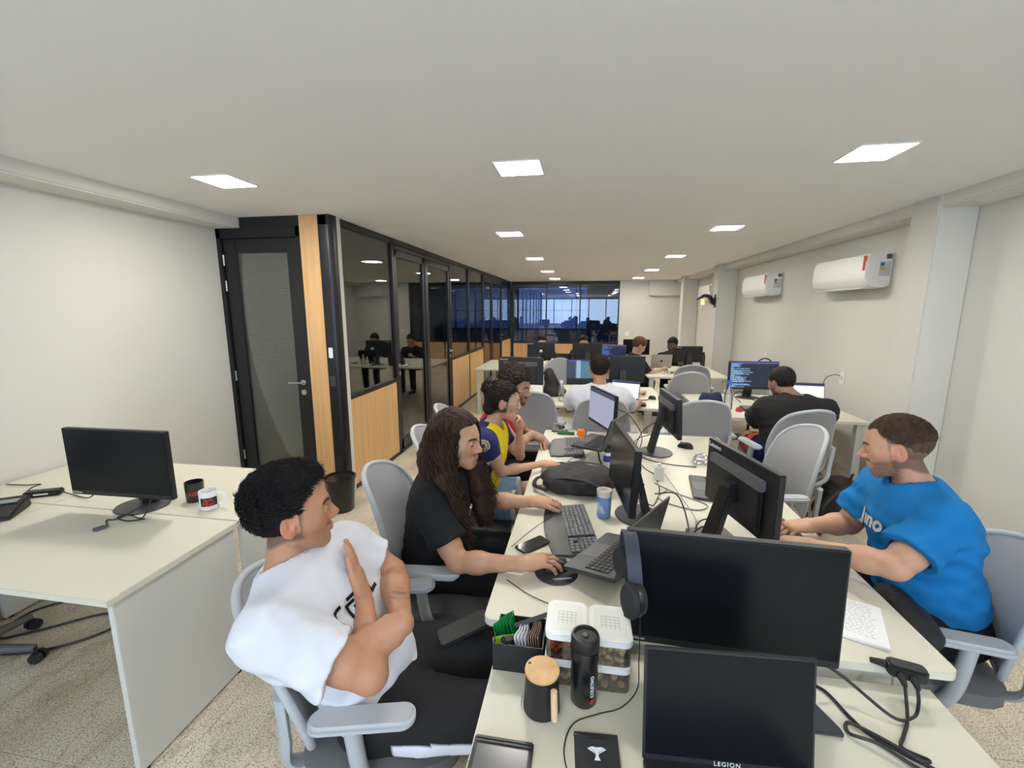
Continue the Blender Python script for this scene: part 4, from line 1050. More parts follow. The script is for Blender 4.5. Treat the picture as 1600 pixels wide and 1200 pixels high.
        if shoes:
            tf = nrm([fw[0], fw[1], 0])
            for sd in ('L', 'R'):
                an = J['an'+sd]; vsx = Vox(an-0.2, an+0.2, 0.007)
                vsx.cone(an-tf*0.045-V3(0, 0, 0.035), an+tf*0.15-V3(0, 0, 0.045), 0.040, 0.033, 0.02); vsx.cone(an, an-V3(0, 0, 0.03), 0.042, 0.045, 0.03)
                fz = an[2]-0.078; vsx.op(lambda X, Y, Z: fz-Z+0*X+0*Y, an-.2, an+.2, 0.006, 'i')
                a_, b_ = vsx.mesh('shoe'); np_mesh('shoe', a_, b_, mat('shoe_dark', (0.03, 0.03, 0.035), 0.6), root, org)
    # --- hair
    if hair:
        hr = hair.get('res', rf); t = hair.get('t', 0.012); vh = Vox(H-0.19*S, H+0.19*S, hr); sl, X, Y, Z = vh.block(H-0.2*S, H+0.2*S)
        x, y, z = local_coords(H, HA, S, X, Y, Z); I = np.eye(3); top = hair.get('top', 0.0)
        d = ell_fn((0, -0.014-top*0.2, 0.034+top*0.5), I, (0.0745+t, 0.097+t, 0.088+t+top*0.5))(x, y, z)
        tp = np.clip((z+0.03)/0.10, 0, 1); d = d+t*hair.get('fade', 0.55)*(1-tp)
        a = hair.get('amp', 0.003); fq = hair.get('freq', 150)
        d = d+a*(np.sin(fq*x+4*np.sin(z*fq*.21)+2*np.sin(y*fq*.3))*np.sin(fq*0.8*y+3*np.sin(x*fq*.27)+1.3*z*fq*.3))
        if hair.get('curl'): d = d+hair['curl']*(np.sin(190*x+1.5*np.sin(90*y))*np.sin(180*y+1.4*np.sin(100*z))*np.sin(185*z+np.sin(80*x)))
        keep = hair_keep(hair, x, y, z)
        d = smax(d, -keep, 0.012)
        ear = ell_fn((0.082, -0.012, -0.010), I, (0.022, 0.024, 0.036))(np.abs(x), y, z); d = smax(d, -ear, 0.006)
        d = smax(d, -ell_fn((0, -0.005, 0.02), I, (0.066, 0.086, 0.076))(x, y, z), 0.004) if False else d
        if hair.get('extra'): d = hair['extra'](d, x, y, z)
        vh.F[sl] = (d*S).astype(np.float32)
        hv, hq = vh.mesh('hair')
        if hair.get('tufts'): hv, hq = add_tufts(hv, hq, H, HA, S, hair)
        np_mesh('hair', hv, hq, hair['mat'], root, org)
    if glasses:
        gm = MB()
        W2 = lambda p: tuple((H+(HA.T @ V3(*p))*S-org))
        for sg in (-1, 1):
            gm.tube([W2((sg*0.032+0.021*cos(a), 0.098-0.004*abs(cos(a)), -0.002+0.017*sin(a))) for a in [2*pi*k/18 for k in range(18)]], 0.0013, 6, closed=True)
            gm.tube([W2((sg*0.053, 0.094, 0.002)), W2((sg*0.074, 0.05, 0.004)), W2((sg*0.080, -0.005, 0.004))], 0.0014, 6)
        gm.tube([W2((-0.011, 0.099, 0.002)), W2((0, 0.102, 0.004)), W2((0.011, 0.099, 0.002))], 0.0012, 6)
        gm.build('glasses', glasses, root, smooth=True)
    if '_s' in root: del root['_s']
    return root
# ================================================================== the people of the photograph
H_BLACK = hair_mat('hair_black', (0.014, 0.012, 0.012)); H_BROWN = hair_mat('hair_brown', (0.045, 0.026, 0.016)); H_DKBROWN = hair_mat('hair_dark_brown', (0.020, 0.012, 0.009)); H_RED = hair_mat('hair_reddish', (0.10, 0.045, 0.02))
def ramp01(v, a, b): return np.clip((v-a)/(b-a), 0, 1)
def snap_to(me_obj, pts, org, d):
    """project points (world) along d onto a mesh object whose parent root sits at org"""
    from mathutils.bvhtree import BVHTree
    me = me_obj.data; bv = BVHTree.FromPolygons([v.co[:] for v in me.vertices], [p.vertices[:] for p in me.polygons]); out = []
    for p in pts:
        q = Vector(p)-Vector(org); hit = bv.ray_cast(q-Vector(d)*0.3, Vector(d), 0.8)
        out.append(hit[0] if hit[0] is not None else q)
    return out
def chest_print(root, shirt_name, me, C, right, upv, nrmv, m, label, sub=2):
    """flat lettering laid on the shirt: local x -> right, y -> up"""
    so = [c for c in root.children if c.name.split('.')[0] == 'shirt'][0]; org = root.location
    bm = bmesh.new(); bm.from_mesh(me); bmesh.ops.triangulate(bm, faces=bm.faces)
    bmesh.ops.subdivide_edges(bm, edges=bm.edges, cuts=sub)
    C, right, upv, nv = Vector(C), Vector(right).normalized(), Vector(upv).normalized(), Vector(nrmv).normalized()
    pts = [C+right*v.co.x+upv*v.co.y for v in bm.verts]; sn = snap_to(so, pts, org, -nv)
    for v, p in zip(bm.verts, sn): v.co = p+nv*0.0025
    bm.to_mesh(me); bm.free(); o = link('print', me, m, root); o['label'] = label; return o

# ---- man in the white shirt, arms crossed
CW = cloth_mat('white_cotton', srgb(212, 213, 221), 0.06, 500)
CK = cloth_mat('black_track', (1, 1, 1), 0.08, 400, 0.75, attr='col')
def track(v, hl, hr, J):
    c = np.tile(np.array([0.014, 0.013, 0.014]), (len(v), 1))
    for hp, kn, an, sg in ((hr, J['knR'], J['anR'], -1), (hl, J['knL'], J['anL'], 1)):
        ax = nrm(kn-hp); out = nrm(np.cross(V3(0, 0, 1), ax))*sg
        t = (v-hp) @ ax; ctr = hp+np.outer(t, ax); rel = nrm_rows(v-ctr)
        side = rel @ out; upc = rel @ nrm(np.cross(ax, out)*(-sg)*-1)
        m = (side > 0.55) & (np.abs(rel[:, 2]+0.28) < 0.26) & (t > 0.08) & (t < np.linalg.norm(kn-hp)+0.02) & (np.linalg.norm(v-ctr, axis=1) < 0.14)
        c[m] = srgb(226, 226, 236)[:3]
    return c
quiff = lambda d, x, y, z: smin(d, smax(ell_fn((0.0, 0.030, 0.112), np.eye(3), (0.056, 0.044, 0.022))(x, y, z)+0.0015*np.sin(190*x+2*np.sin(60*y)), -(z-0.086), 0.01), 0.03)
p1 = person('man in white t-shirt and black track trousers sitting with arms crossed',
    dict(head=(-0.785, 1.015, 1.143), neck=(-0.81, 1.0, 0.998), hip=(-0.58, 1.10, 0.555), shL=(-0.755, 1.19, 0.945), shR=(-0.735, 0.83, 0.935),
         elL=(-0.615, 1.255, 0.825), elR=(-0.505, 0.88, 0.80), wrL=(-0.462, 0.985, 0.868), wrR=(-0.605, 1.04, 0.872),
         knL=(-0.17, 1.29, 0.575), knR=(-0.16, 1.04, 0.57), anL=(-0.08, 1.29, 0.10), anR=(-0.08, 1.02, 0.10)),
    ((0.80, 0.60), 4), build=1.06, torso_d=0.84, skin=(0.47, 0.235, 0.135), res=0.006, rf=0.003, jaw=0.95,
    hands=dict(R=((-0.36, 0.40, 0.84), (-0.85, -0.40, -0.2), 1, dict(curl=(4, 6, 6), spread=1, thumb=(16, 4))), L=((-0.62, -0.74, -0.25), (-0.6, 0.35, -0.4), -1, dict(curl=(22, 20, 14), spread=2, thumb=(12, 5)))),
    shirt=dict(mat=CW, off=0.013, loose=0.022, fold=0.008, sleeve=0.66, sw=0.080, res=0.006, hem=0.085, label='white cotton t-shirt with black block letters'),
    legs=dict(mat=CK, off=0.016, fold=0.004, cols=track, res=0.008), beard=((0.055, 0.03, 0.022), 0.75, 'goatee'), brow=(0.015, 0.010, 0.008),
    hair=dict(mat=H_BLACK, t=0.0095, top=0.012, amp=0.0016, line=0.082, rec=0.012, side=-0.006, low=0.052, burn=-0.004, fade=0.75, scalp=(0.05, 0.035, 0.03), scalp_a=0.75, edge=0.008, extra=quiff, tufts=7500, tl=0.022, tr=0.0013, comb=(0.0, 0.6, 0.9), lift=0.20, mess=0.22), marks=[((-0.512, 1.075, 0.885), 0.030, (0.10, 0.06, 0.05), 0.75)], eye_dir=(0.0, 1.0, -0.12))
me = bpy.data.meshes.new('print'); mb = MB()
def strokes(segs, w=0.010):
    for (x0, y0), (x1, y1) in segs: mb.bb(min(x0, x1)-w/2, max(x0, x1)+w/2, min(y0, y1)-w/2, max(y0, y1)+w/2, 0, 0.0002)
strokes([((0, 0.0), (0, 0.012)), ((0, 0.026), (0, 0.045)), ((0, 0.045), (0.026, 0.045))])
strokes([((0.05, 0), (0.05, 0.03)), ((0.05, 0.03), (0.076, 0.03)), ((0.076, 0.0), (0.076, 0.012)), ((0.063, 0.045), (0.085, 0.045))])
strokes([((0.11, 0), (0.11, 0.045)), ((0.11, 0.045), (0.138, 0.045)), ((0.138, 0.045), (0.138, 0.0))])
strokes([((0.165, 0), (0.165, 0.045)), ((0.165, 0.0), (0.195, 0.0))])
chest_print(p1, 'shirt', mb.mesh('print'), (-0.57, 0.925, 0.885), (0, 1, 0), (-0.42, 0, 0.90), (1, -0.1, 0.3), M_PRINTB, 'black block letters', sub=1)
ph = MB().prism(rrect(0.085, 0.165, 0.012), 0, 0.012).build('black_phone', M_PLBLACK, bevel=0.003); ph.name = 'smartphone'
ph.location = (-0.36, 1.22, 0.672); ph.rotation_euler = (radians(14), radians(-3), radians(-62)); tag(ph, 'black smartphone resting on the lap of the man with crossed arms', 'phone')

# ---- long-haired man in black
CB = cloth_mat('black_cotton', (0.012, 0.012, 0.014), 0.08, 500)
def curls(d, x, y, z): return d
p2 = person('man with very long dark curly hair in a black t-shirt using a mouse',
    dict(head=(-0.525, 1.74, 1.145), neck=(-0.60, 1.745, 1.005), hip=(-0.68, 1.79, 0.545), shL=(-0.60, 1.925, 0.945), shR=(-0.60, 1.565, 0.94),
         elL=(-0.43, 1.985, 0.765), elR=(-0.455, 1.475, 0.745), wrL=(-0.225, 1.96, 0.787), wrR=(-0.205, 1.43, 0.792),
         knL=(-0.26, 1.93, 0.56), knR=(-0.26, 1.68, 0.56), anL=(-0.24, 1.95, 0.10), anR=(-0.24, 1.66, 0.10)),
    ((0.97, -0.22), -3), build=0.98, skin=(0.50, 0.275, 0.165), res=0.007, rf=0.003, jaw=0.92,
    hands=dict(R=((0.90, 0.38, 0.02), (0.0, 0.0, -1), 1, dict(curl=(10, 26, 18), spread=5, thumb=(30, 15))), L=((0.93, 0.22, -0.02), (0.05, 0, -1), -1, dict(curl=(12, 40, 30), spread=4, thumb=(28, 20)))),
    shirt=dict(mat=CB, off=0.012, loose=0.02, fold=0.005, sleeve=0.70, sw=0.080, res=0.007, hem=0.08, label='plain black t-shirt'),
    legs=dict(mat=cloth_mat('black_jeans', (0.012, 0.012, 0.014)), res=0.010), beard=((0.04, 0.025, 0.02), 0.8, 'moustache'), brow=(0.02, 0.013, 0.01),
    hair=dict(mat=MATS.get('hair_long') or hair_mat('hair_long', (0.040, 0.021, 0.014)), t=0.012, top=0.010, amp=0.003, line=0.086, rec=0.006, side=-0.010, low=0.05, fade=0.2, scalp=(0.04, 0.02, 0.014)), eye_dir=(0.10, 1, -0.05))
def long_hair(root, H, A, mesh_mat, seed=5):
    """a mass of hair locks falling from the parting over shoulders, back and chest"""
    rng = random.Random(seed); org = root.location; mb = MB()
    def W(p): return H+(A.T @ V3(*p))
    vh = Vox(H-V3(0.24, 0.26, 0.46), H+V3(0.24, 0.26, 0.14), 0.008)
    def lock_mass(pts, r):
        for a, b_, ra, rb in zip(pts[:-1], pts[1:], r[:-1], r[1:]): vh.cone(W(a), W(b_), ra*0.86, rb*0.86, 0.03, disp=lambda X, Y, Z: 0.006*wav(X, Y, Z, 60, 1.0)+0.003*wav(X, Y, Z, 140, 2.0))
    lock_mass([(0.070, -0.02, 0.075), (0.098, 0.0, -0.02), (0.112, 0.012, -0.12), (0.118, 0.045, -0.24), (0.105, 0.075, -0.36), (0.095, 0.085, -0.41)], [0.030, 0.042, 0.052, 0.056, 0.050, 0.026])
    lock_mass([(0.045, -0.085, 0.06), (0.075, -0.095, -0.06), (0.085, -0.085, -0.2), (0.08, -0.06, -0.30)], [0.045, 0.05, 0.055, 0.04])
    lock_mass([(-0.070, -0.02, 0.075), (-0.096, 0.0, -0.02), (-0.108, 0.015, -0.12), (-0.108, 0.05, -0.24), (-0.092, 0.085, -0.35), (-0.085, 0.09, -0.40)], [0.028, 0.038, 0.048, 0.052, 0.046, 0.024])
    lock_mass([(-0.045, -0.085, 0.06), (-0.075, -0.095, -0.06), (-0.08, -0.085, -0.2), (-0.075, -0.06, -0.30)], [0.045, 0.05, 0.052, 0.04])
    lock_mass([(0.0, -0.10, 0.04), (0.0, -0.115, -0.1), (0.0, -0.11, -0.28)], [0.05, 0.055, 0.045])
    v, q = vh.mesh('hair_mass'); np_mesh('hair_mass', v, q, mesh_mat, root, org)
    for i in range(820):
        sg = 1 if rng.random() < 0.56 else -1
        th = rng.uniform(0, 1)                       # 0 front parting .. 1 back
        y0 = 0.045-0.135*th; x0 = sg*rng.uniform(0.004, 0.02)
        zc = 0.126-0.9*(y0+0.012)**2/0.1-0.004
        amp = rng.uniform(0.006, 0.014); fr = rng.uniform(8, 14); ph_ = rng.uniform(0, 6.3); ln = rng.uniform(0.42, 0.60)
        ext = rng.uniform(0.80, 1.28); fx = rng.uniform(-0.012, 0.018); P = []
        for k in range(34):
            t = k/33.0; s = t*ln
            if s < 0.12:
                a = s/0.12; xx = sg*(0.012+(0.093*ext-0.012)*sin(a*pi/2)**0.9); zz = zc-(zc-0.035)*(1-cos(a*pi/2)); yy = y0*(1-a)+(y0*0.9)*a
            else:
                a = (s-0.12)/(ln-0.12); drop = (s-0.12)
                xx = sg*((0.095+0.030*sin(min(1, a*1.6)*pi/2)+fx*a)*ext-0.022*a*a); zz = 0.035-drop*0.98
                yy = y0*0.9*(1-0.35*a)+(0.10*a*a if th < 0.6 else -0.02*a)+0.02*a
            w = min(1, s/0.10); c = amp*w
            P.append(W((xx+c*cos(fr*t*2.6+ph_), yy+c*sin(fr*t*2.6+ph_)*1.1, zz+c*0.5*sin(fr*t*3.1+ph_)))-np.array(org))
        mb.tube(P, [0.0030*(1-0.6*k/33) for k in range(34)], 4)
    mb.build('hair_locks', mesh_mat, root, smooth=True)
long_hair(p2, V3(-0.525, 1.74, 1.145), frame((0.97, -0.22), -3), MATS['hair_long'])

# ---- woman in the yellow and navy jersey
def jersey(v, N, P, rt, fw, up, J):
    navy = np.array(srgb(40, 44, 92)[:3]); yel = np.array(srgb(232, 208, 30)[:3]); wht = np.array(srgb(220, 205, 190)[:3])
    rel = v-(N+P)/2; f = rel @ fw; x = (v-N) @ rt; h = (v-N) @ up
    c = np.tile(navy, (len(v), 1))
    yl = (f > 0.0) & (np.abs(x) < 0.112-0.10*np.clip(-(h+0.1), -0.05, 0.3)*0.3)
    c[yl] = yel
    for sd in ('L', 'R'):
        sh, el = J['sh'+sd], J['el'+sd]; t = ((v-sh) @ nrm(el-sh))/np.linalg.norm(el-sh); dist = np.linalg.norm(v-(sh+np.outer(t*np.linalg.norm(el-sh), nrm(el-sh))), axis=1)
        arm = (t > 0.05) & (dist < 0.085) & (np.abs((v-N) @ rt) > 0.12); c[arm] = navy
        c[arm & (t > 0.46) & (t < 0.6)] = wht
    B = J['shR']+(J['elR']-J['shR'])*0.16
    out = nrm(V3(-0.05, -0.95, 0.30)); d = v-B; pl = d-np.outer(d @ out, out); r = np.linalg.norm(pl, axis=1); m = (d @ out > 0.0)
    c[m & (r < 0.031)] = wht*0.95; c[m & (r < 0.026)] = navy*1.4; c[m & (r < 0.022)] = np.array(srgb(196, 178, 120)[:3]); c[m & (r < 0.010)] = navy*1.3
    return c
def denim(v, hl, hr, J):
    c = np.tile(np.array(srgb(128, 164, 204)[:3]), (len(v), 1)); n = wav(v[:, 0], v[:, 1], v[:, 2], 45, 0.4)[:, None]
    c = c*(1+0.16*n)
    for hp, kn in ((hl, J['knL']), (hr, J['knR'])):
        t = ((v-hp) @ nrm(kn-hp))/np.linalg.norm(kn-hp); c[(t > 0.675) & (t < 0.8)] = srgb(222, 222, 226)[:3]
    return c
bun = lambda d, x, y, z: smin(smin(d, ell_fn((0.005, -0.115, 0.075), np.eye(3), (0.034, 0.030, 0.032))(x, y, z)+0.004*np.sin(160*x+2*np.sin(110*z))*np.sin(150*y+120*z), 0.012), ell_fn((0.0, -0.085, -0.045), np.eye(3), (0.050, 0.038, 0.045))(x, y, z)+0.003*np.sin(170*x)*np.sin(140*z), 0.025)
p3 = person('woman in navy and yellow sports jersey and denim shorts with hand at mouth',
    dict(head=(-0.447, 2.405, 1.178), neck=(-0.515, 2.40, 1.045), hip=(-0.63, 2.44, 0.55), shL=(-0.51, 2.545, 0.985), shR=(-0.525, 2.26, 0.985),
         elL=(-0.385, 2.645, 0.775), elR=(-0.445, 2.325, 0.785), wrL=(-0.375, 2.545, 0.985), wrR=(-0.235, 2.475, 0.79),
         knL=(-0.27, 2.60, 0.585), knR=(-0.27, 2.36, 0.585), anL=(-0.22, 2.60, 0.10), anR=(-0.32, 2.30, 0.12)),
    ((0.98, 0.20), -6), build=0.84, skin=(0.58, 0.335, 0.225), res=0.007, rf=0.0035, fem=1.0, headS=0.93, jaw=0.88, nose=0.92,
    hands=dict(R=((0.93, 0.35, -0.03), (0, 0, -1), 1, dict(curl=(16, 28, 16), spread=7, thumb=(30, 15), s=0.92)), L=((-0.12, -0.35, 0.93), (-0.55, -0.75, -0.1), -1, dict(curl=(28, 60, 45), spread=5, thumb=(20, 25), s=0.92))),
    shirt=dict(mat=cloth_mat('jersey', (1, 1, 1), 0.05, 500, 0.7, attr='col'), off=0.010, loose=0.004, fold=0.003, sleeve=0.48, sw=0.066, res=0.006, hem=0.03, neck=0.015, cols=jersey, label='navy and yellow sports jersey with round badge on sleeve'),
    legs=dict(mat=cloth_mat('denim', (1, 1, 1), 0.2, 500, 0.9, attr='col'), name='denim_shorts', len=0.74, off=0.014, flare=0.012, cols=denim, res=0.007),
    hair=dict(mat=H_DKBROWN, t=0.010, amp=0.0018, line=0.080, rec=0.0, side=-0.004, low=0.060, fade=0.1, extra=bun, res=0.0035, scalp=(0.03, 0.018, 0.012), tufts=900, tl=0.03, lift=0.03, mess=0.12, whorl=(0, -0.115, 0.06), tr=0.0014), glasses=M_STEEL, brow=(0.05, 0.03, 0.02))

# ---- bearded man in the red vest
p4 = person('bearded man with curly hair and glasses in a red sleeveless vest',
    dict(head=(-0.452, 2.90, 1.172), neck=(-0.55, 2.93, 1.03), hip=(-0.70, 2.98, 0.545), shL=(-0.55, 3.11, 0.965), shR=(-0.57, 2.755, 0.975),
         elL=(-0.42, 3.16, 0.76), elR=(-0.43, 2.75, 0.80), wrL=(-0.29, 2.99, 0.80), wrR=(-0.34, 2.90, 0.845),
         knL=(-0.26, 3.12, 0.58), knR=(-0.26, 2.90, 0.58), anL=(-0.22, 3.1, 0.10), anR=(-0.24, 2.9, 0.10)),
    ((0.93, -0.30), -10), build=1.0, skin=(0.40, 0.22, 0.14), res=0.010, rf=0.005,
    hands=dict(R=((0.75, 0.5, -0.4), (-0.2, 0.3, -0.9), 1, dict(curl=(30, 40, 30))), L=((0.6, -0.6, -0.4), (-0.2, -0.2, -0.9), -1, dict(curl=(30, 40, 30)))),
    shirt=dict(mat=cloth_mat('red_mesh', srgb(190, 34, 44), 0.08), off=0.010, loose=0.012, sleeve=0, tank=True, res=0.008, hem=0.06, label='red sleeveless vest'),
    legs=dict(mat=MATS['black_jeans'], res=0.012), beard=((0.012, 0.009, 0.008), 0.97, 'full'),
    hair=dict(mat=H_DKBROWN, t=0.024, top=0.03, amp=0.002, curl=0.010, line=0.066, res=0.005, side=0.002, scalp=(0.02, 0.012, 0.009)), glasses=M_STEEL)

# ---- man in the blue shirt
p5 = person('man in bright blue t-shirt with short brown hair typing at the right',
    dict(head=(1.192, 1.822, 1.176), neck=(1.258, 1.80, 1.045), hip=(1.345, 1.75, 0.55), shL=(1.255, 1.635, 0.975), shR=(1.255, 1.98, 0.970),
         elL=(1.055, 1.535, 0.845), elR=(1.165, 1.995, 0.775), wrL=(0.885, 1.725, 0.795), wrR=(0.965, 1.905, 0.795),
         knL=(0.89, 1.62, 0.575), knR=(0.90, 1.88, 0.575), anL=(0.86, 1.62, 0.10), anR=(0.88, 1.9, 0.10)),
    ((-0.85, 0.53), -12), build=1.08, skin=(0.60, 0.33, 0.21), res=0.006, rf=0.003, belly=0.01, nose=1.08,
    hands=dict(L=((-0.88, 0.42, -0.05), (0, 0, -1), 1, dict(curl=(18, 30, 18), spread=6)), R=((-0.95, -0.12, -0.08), (0.05, 0.0, -1), -1, dict(curl=(30, 45, 25), spread=5, thumb=(25, 20)))),
    shirt=dict(mat=cloth_mat('blue_cotton', srgb(24, 118, 184), 0.06, 500), off=0.012, loose=0.034, fold=0.009, sleeve=0.74, sw=0.076, res=0.006, hem=0.06, label='bright blue t-shirt with white script print'),
    legs=dict(mat=MATS['black_jeans'], res=0.010), beard=((0.10, 0.055, 0.035), 0.8, 'full'), brow=(0.05, 0.028, 0.018),
    hair=dict(mat=hair_mat('hair_mid_brown', (0.095, 0.056, 0.036)), t=0.0045, top=0.004, amp=0.0008, line=0.082, rec=0.018, side=-0.010, low=0.066, burn=-0.006, fade=1.5, scalp=(0.13, 0.078, 0.054), scalp_a=0.85, tufts=5200, tl=0.009, tr=0.0010, lift=0.12, mess=0.3, tuftz=0.035), eye_dir=(0, 1, -0.25))
chest_print(p5, 'shirt', text_mesh('Jeno', 0.085, 0.0, bold=0.003, shear=0.35), (1.12, 1.825, 0.885), (0.10, -1, 0.0), (0.45, 0.05, 0.89), (-1, -0.1, 0.35), M_PRINTW, 'white script lettering', sub=1)
chest_print(p5, 'shirt', text_mesh('C7', 0.060, 0.0), (1.15, 1.70, 0.77), (0.2, -1, 0.0), (0.3, 0.0, 0.95), (-1, -0.3, 0.2), mat('print_faded', srgb(130, 165, 195), 0.7), 'small faded print', sub=1)

# ---- heavy man in black seen from behind
def orange_shorts(v, hl, hr, J):
    c = np.tile(np.array(srgb(22, 30, 80)[:3]), (len(v), 1)); t = ((v-hl) @ nrm(J['knL']-hl)); c[(t > 0.20) & (t < 0.27)] = srgb(235, 100, 30)[:3]; return c
p6 = person('heavy man in a black t-shirt seen from behind at the code monitor',
    dict(head=(1.605, 3.83, 1.10), neck=(1.665, 3.71, 1.0), hip=(1.62, 3.64, 0.55), shL=(1.465, 3.72, 0.915), shR=(1.885, 3.70, 0.92),
         elL=(1.44, 3.90, 0.765), elR=(1.97, 3.88, 0.83), wrL=(1.56, 4.12, 0.785), wrR=(1.93, 4.13, 0.785),
         knL=(1.47, 4.04, 0.56), knR=(1.80, 4.06, 0.56), anL=(1.44, 4.08, 0.10), anR=(1.82, 4.1, 0.10)),
    ((-0.30, 0.95), -22), build=1.25, skin=(0.30, 0.165, 0.105), res=0.010, rf=0.006, headS=1.06,
    hands=dict(L=((0.25, 0.95, -0.1), (0, 0, -1), 1), R=((-0.25, 0.95, -0.1), (0, 0, -1), -1)), beard=((0.02, 0.012, 0.01), 0.9, 'full'),
    shirt=dict(mat=cloth_mat('faded_black', (0.020, 0.019, 0.019), 0.08), off=0.014, loose=0.02, sleeve=0.85, sw=0.074, fold=0.006, res=0.009, hem=0.08, label='black t-shirt'),
    legs=dict(mat=cloth_mat('shorts_navy', (1, 1, 1), attr='col'), name='shorts', len=0.8, res=0.010, cols=orange_shorts), hair=dict(mat=H_BLACK, t=0.010, amp=0.0015, res=0.006, low=0.05))
# ---- man in white seen from behind
p7 = person('man in a white t-shirt with dark cropped hair seen from behind',
    dict(head=(0.143, 3.92, 1.165), neck=(0.15, 3.865, 1.025), hip=(0.16, 3.81, 0.55), shL=(-0.045, 3.865, 0.955), shR=(0.345, 3.865, 0.95),
         elL=(-0.13, 4.02, 0.785), elR=(0.455, 4.08, 0.79), wrL=(0.0, 4.34, 0.785), wrR=(0.545, 4.34, 0.785),
         knL=(0.05, 4.25, 0.57), knR=(0.28, 4.25, 0.57), anL=(0.05, 4.25, 0.10), anR=(0.30, 4.25, 0.10)),
    ((0.05, 1), -4), build=1.08, skin=(0.42, 0.215, 0.13), res=0.009, rf=0.006, headS=0.98,
    hands=dict(L=((0.2, 0.95, 0), (0, 0, -1), 1), R=((0.1, 0.97, 0), (0, 0, -1), -1)),
    shirt=dict(mat=CW, off=0.012, loose=0.016, sleeve=0.72, sw=0.074, res=0.008, hem=0.08, label='white t-shirt'),
    legs=dict(mat=cloth_mat('shorts_dark', (0.03, 0.03, 0.04)), name='shorts', len=0.75, res=0.012), hair=dict(mat=H_DKBROWN, t=0.011, top=0.01, amp=0.0015, res=0.006, low=0.060, tufts=1500, tl=0.014, tr=0.0016))
# ---- small figures at the far desks
def far_person(label, x, y, fx, fy, hx, hy, hz, shirtm, hairm, skin, lean=0.0, hd=None, pitch=-8, hair=None, roll=0, beard=None):
    f = nrm([fx, fy, 0]); r = np.cross(f, V3(0, 0, 1)); N = V3(hx, hy, hz-0.135)-f*0.05; P = V3(x, y, 0.55); S0 = N-V3(0, 0, 0.07)
    J = dict(head=(hx, hy, hz), neck=N, hip=P, shL=S0-r*0.18, shR=S0+r*0.18, elL=S0-r*0.24+f*0.14-V3(0, 0, 0.20), elR=S0+r*0.24+f*0.14-V3(0, 0, 0.20))
    for s, q in (('L', -1), ('R', 1)):
        w = J['el'+s]+f*0.22-r*q*0.06; w[2] = 0.79; J['wr'+s] = w; J['kn'+s] = P+f*0.42+r*q*0.12+V3(0, 0, 0.02); J['an'+s] = P+f*0.40+r*q*0.12-V3(0, 0, 0.45)
    return person(label, J, (hd or (fx, fy), pitch, roll), res=0.014, rf=0.008, skin=skin, shirt=dict(mat=shirtm, sleeve=0.9, res=0.012, hem=0.05), legs=dict(mat=MATS['black_jeans'], res=0.016),
                  hair=dict(dict(mat=hairm, t=0.016, top=0.012, res=0.008), **(hair or {})), beard=beard)
far_person('hunched person with reddish hair in a black hooded top at the far desks', 0.60, 7.02, 0.97, 0.25, 0.84, 6.98, 1.135, MATS['faded_black'], H_RED, (0.5, 0.3, 0.22), pitch=-30, hair=dict(t=0.02, low=0.09))
far_person('dark-skinned person with black hair behind the far right monitor', 1.60, 8.15, -0.25, -0.97, 1.515, 7.95, 1.075, MATS['faded_black'], H_BLACK, (0.10, 0.05, 0.032), hd=(-0.45, -0.9), pitch=-8)
far_person('person showing only dark hair above the far left monitor', -0.82, 8.62, 0.1, -1, -0.80, 8.42, 1.065, MATS['faded_black'], H_DKBROWN, (0.45, 0.26, 0.18))
far_person('person showing only dark hair above the second far monitor', 0.0, 8.62, 0.0, -1, -0.01, 8.42, 1.07, MATS['faded_black'], H_BLACK, (0.45, 0.26, 0.18))
# ================================================================== small things
def soft_thing(name, label, cat, fields, m, lo, hi, res, parts=()):
    vx = Vox(lo, hi, res)
    for f in fields: f(vx)
    v, q = vx.mesh(name); org = (np.array(lo)+np.array(hi))/2; org[2] = lo[2]
    t = thing(name, label, cat, tuple(float(a) for a in org)); np_mesh('body', v, q, m, t, org); return t, org
M_NYLON = mat('black_nylon', (0.014, 0.013, 0.013), 0.6, bump=0.5, bscale=500, var=0.2, vscale=30)
M_NYLONB = mat('brown_nylon', (0.020, 0.016, 0.015), 0.65, bump=0.4, bscale=400, var=0.2, vscale=30)

# ---- foreground desk
t = thing('organizer_box', 'open black box full of tea sachets on the foreground desk', 'box', (-0.16, 1.122, NZ))
b = MB(); w, d, h, th = 0.142, 0.122, 0.085, 0.003
b.bb(-w/2, w/2, -d/2, d/2, 0.0005, th).bb(-w/2, -w/2+th, -d/2, d/2, th, h).bb(w/2-th, w/2, -d/2, d/2, th, h).bb(-w/2+th, w/2-th, -d/2, -d/2+th, th, h).bb(-w/2+th, w/2-th, d/2-th, d/2, th, h)
b.build('box', M_PLBLACK, t)
def sachet(label, x, y, z, rz, tilt, m, w=0.05, h=0.062):
    s = MB()
    def f(u, v): return ((u-.5)*w, 0.003*sin(pi*u)*sin(pi*v)+0.0015*sin(9*u), v*h), (0, 1, 0)
    s.grid(f, 6, 6, 0.0015); o = s.build('tea_sachet', m); o.location = (x, y, z); o.rotation_euler = (radians(tilt), 0, radians(rz)); tag(o, label, 'sachet', 'tea sachets in the black box')
greens = mat('foil_green', srgb(20, 140, 70), 0.4); limes = mat('foil_lime', srgb(150, 200, 50), 0.5); yel = mat('foil_yellow', srgb(235, 205, 40), 0.5); wht = mat('paper_white', srgb(228, 226, 232), 0.7); brn = mat('paper_brown', srgb(150, 128, 118), 0.7)
for i in range(6): sachet('green foil tea sachet leaning in the rear left of the black box', -0.212+0.007*i, 1.125+0.006*i, NZ+0.034, 62+5*i, -14, greens, 0.055, 0.07)
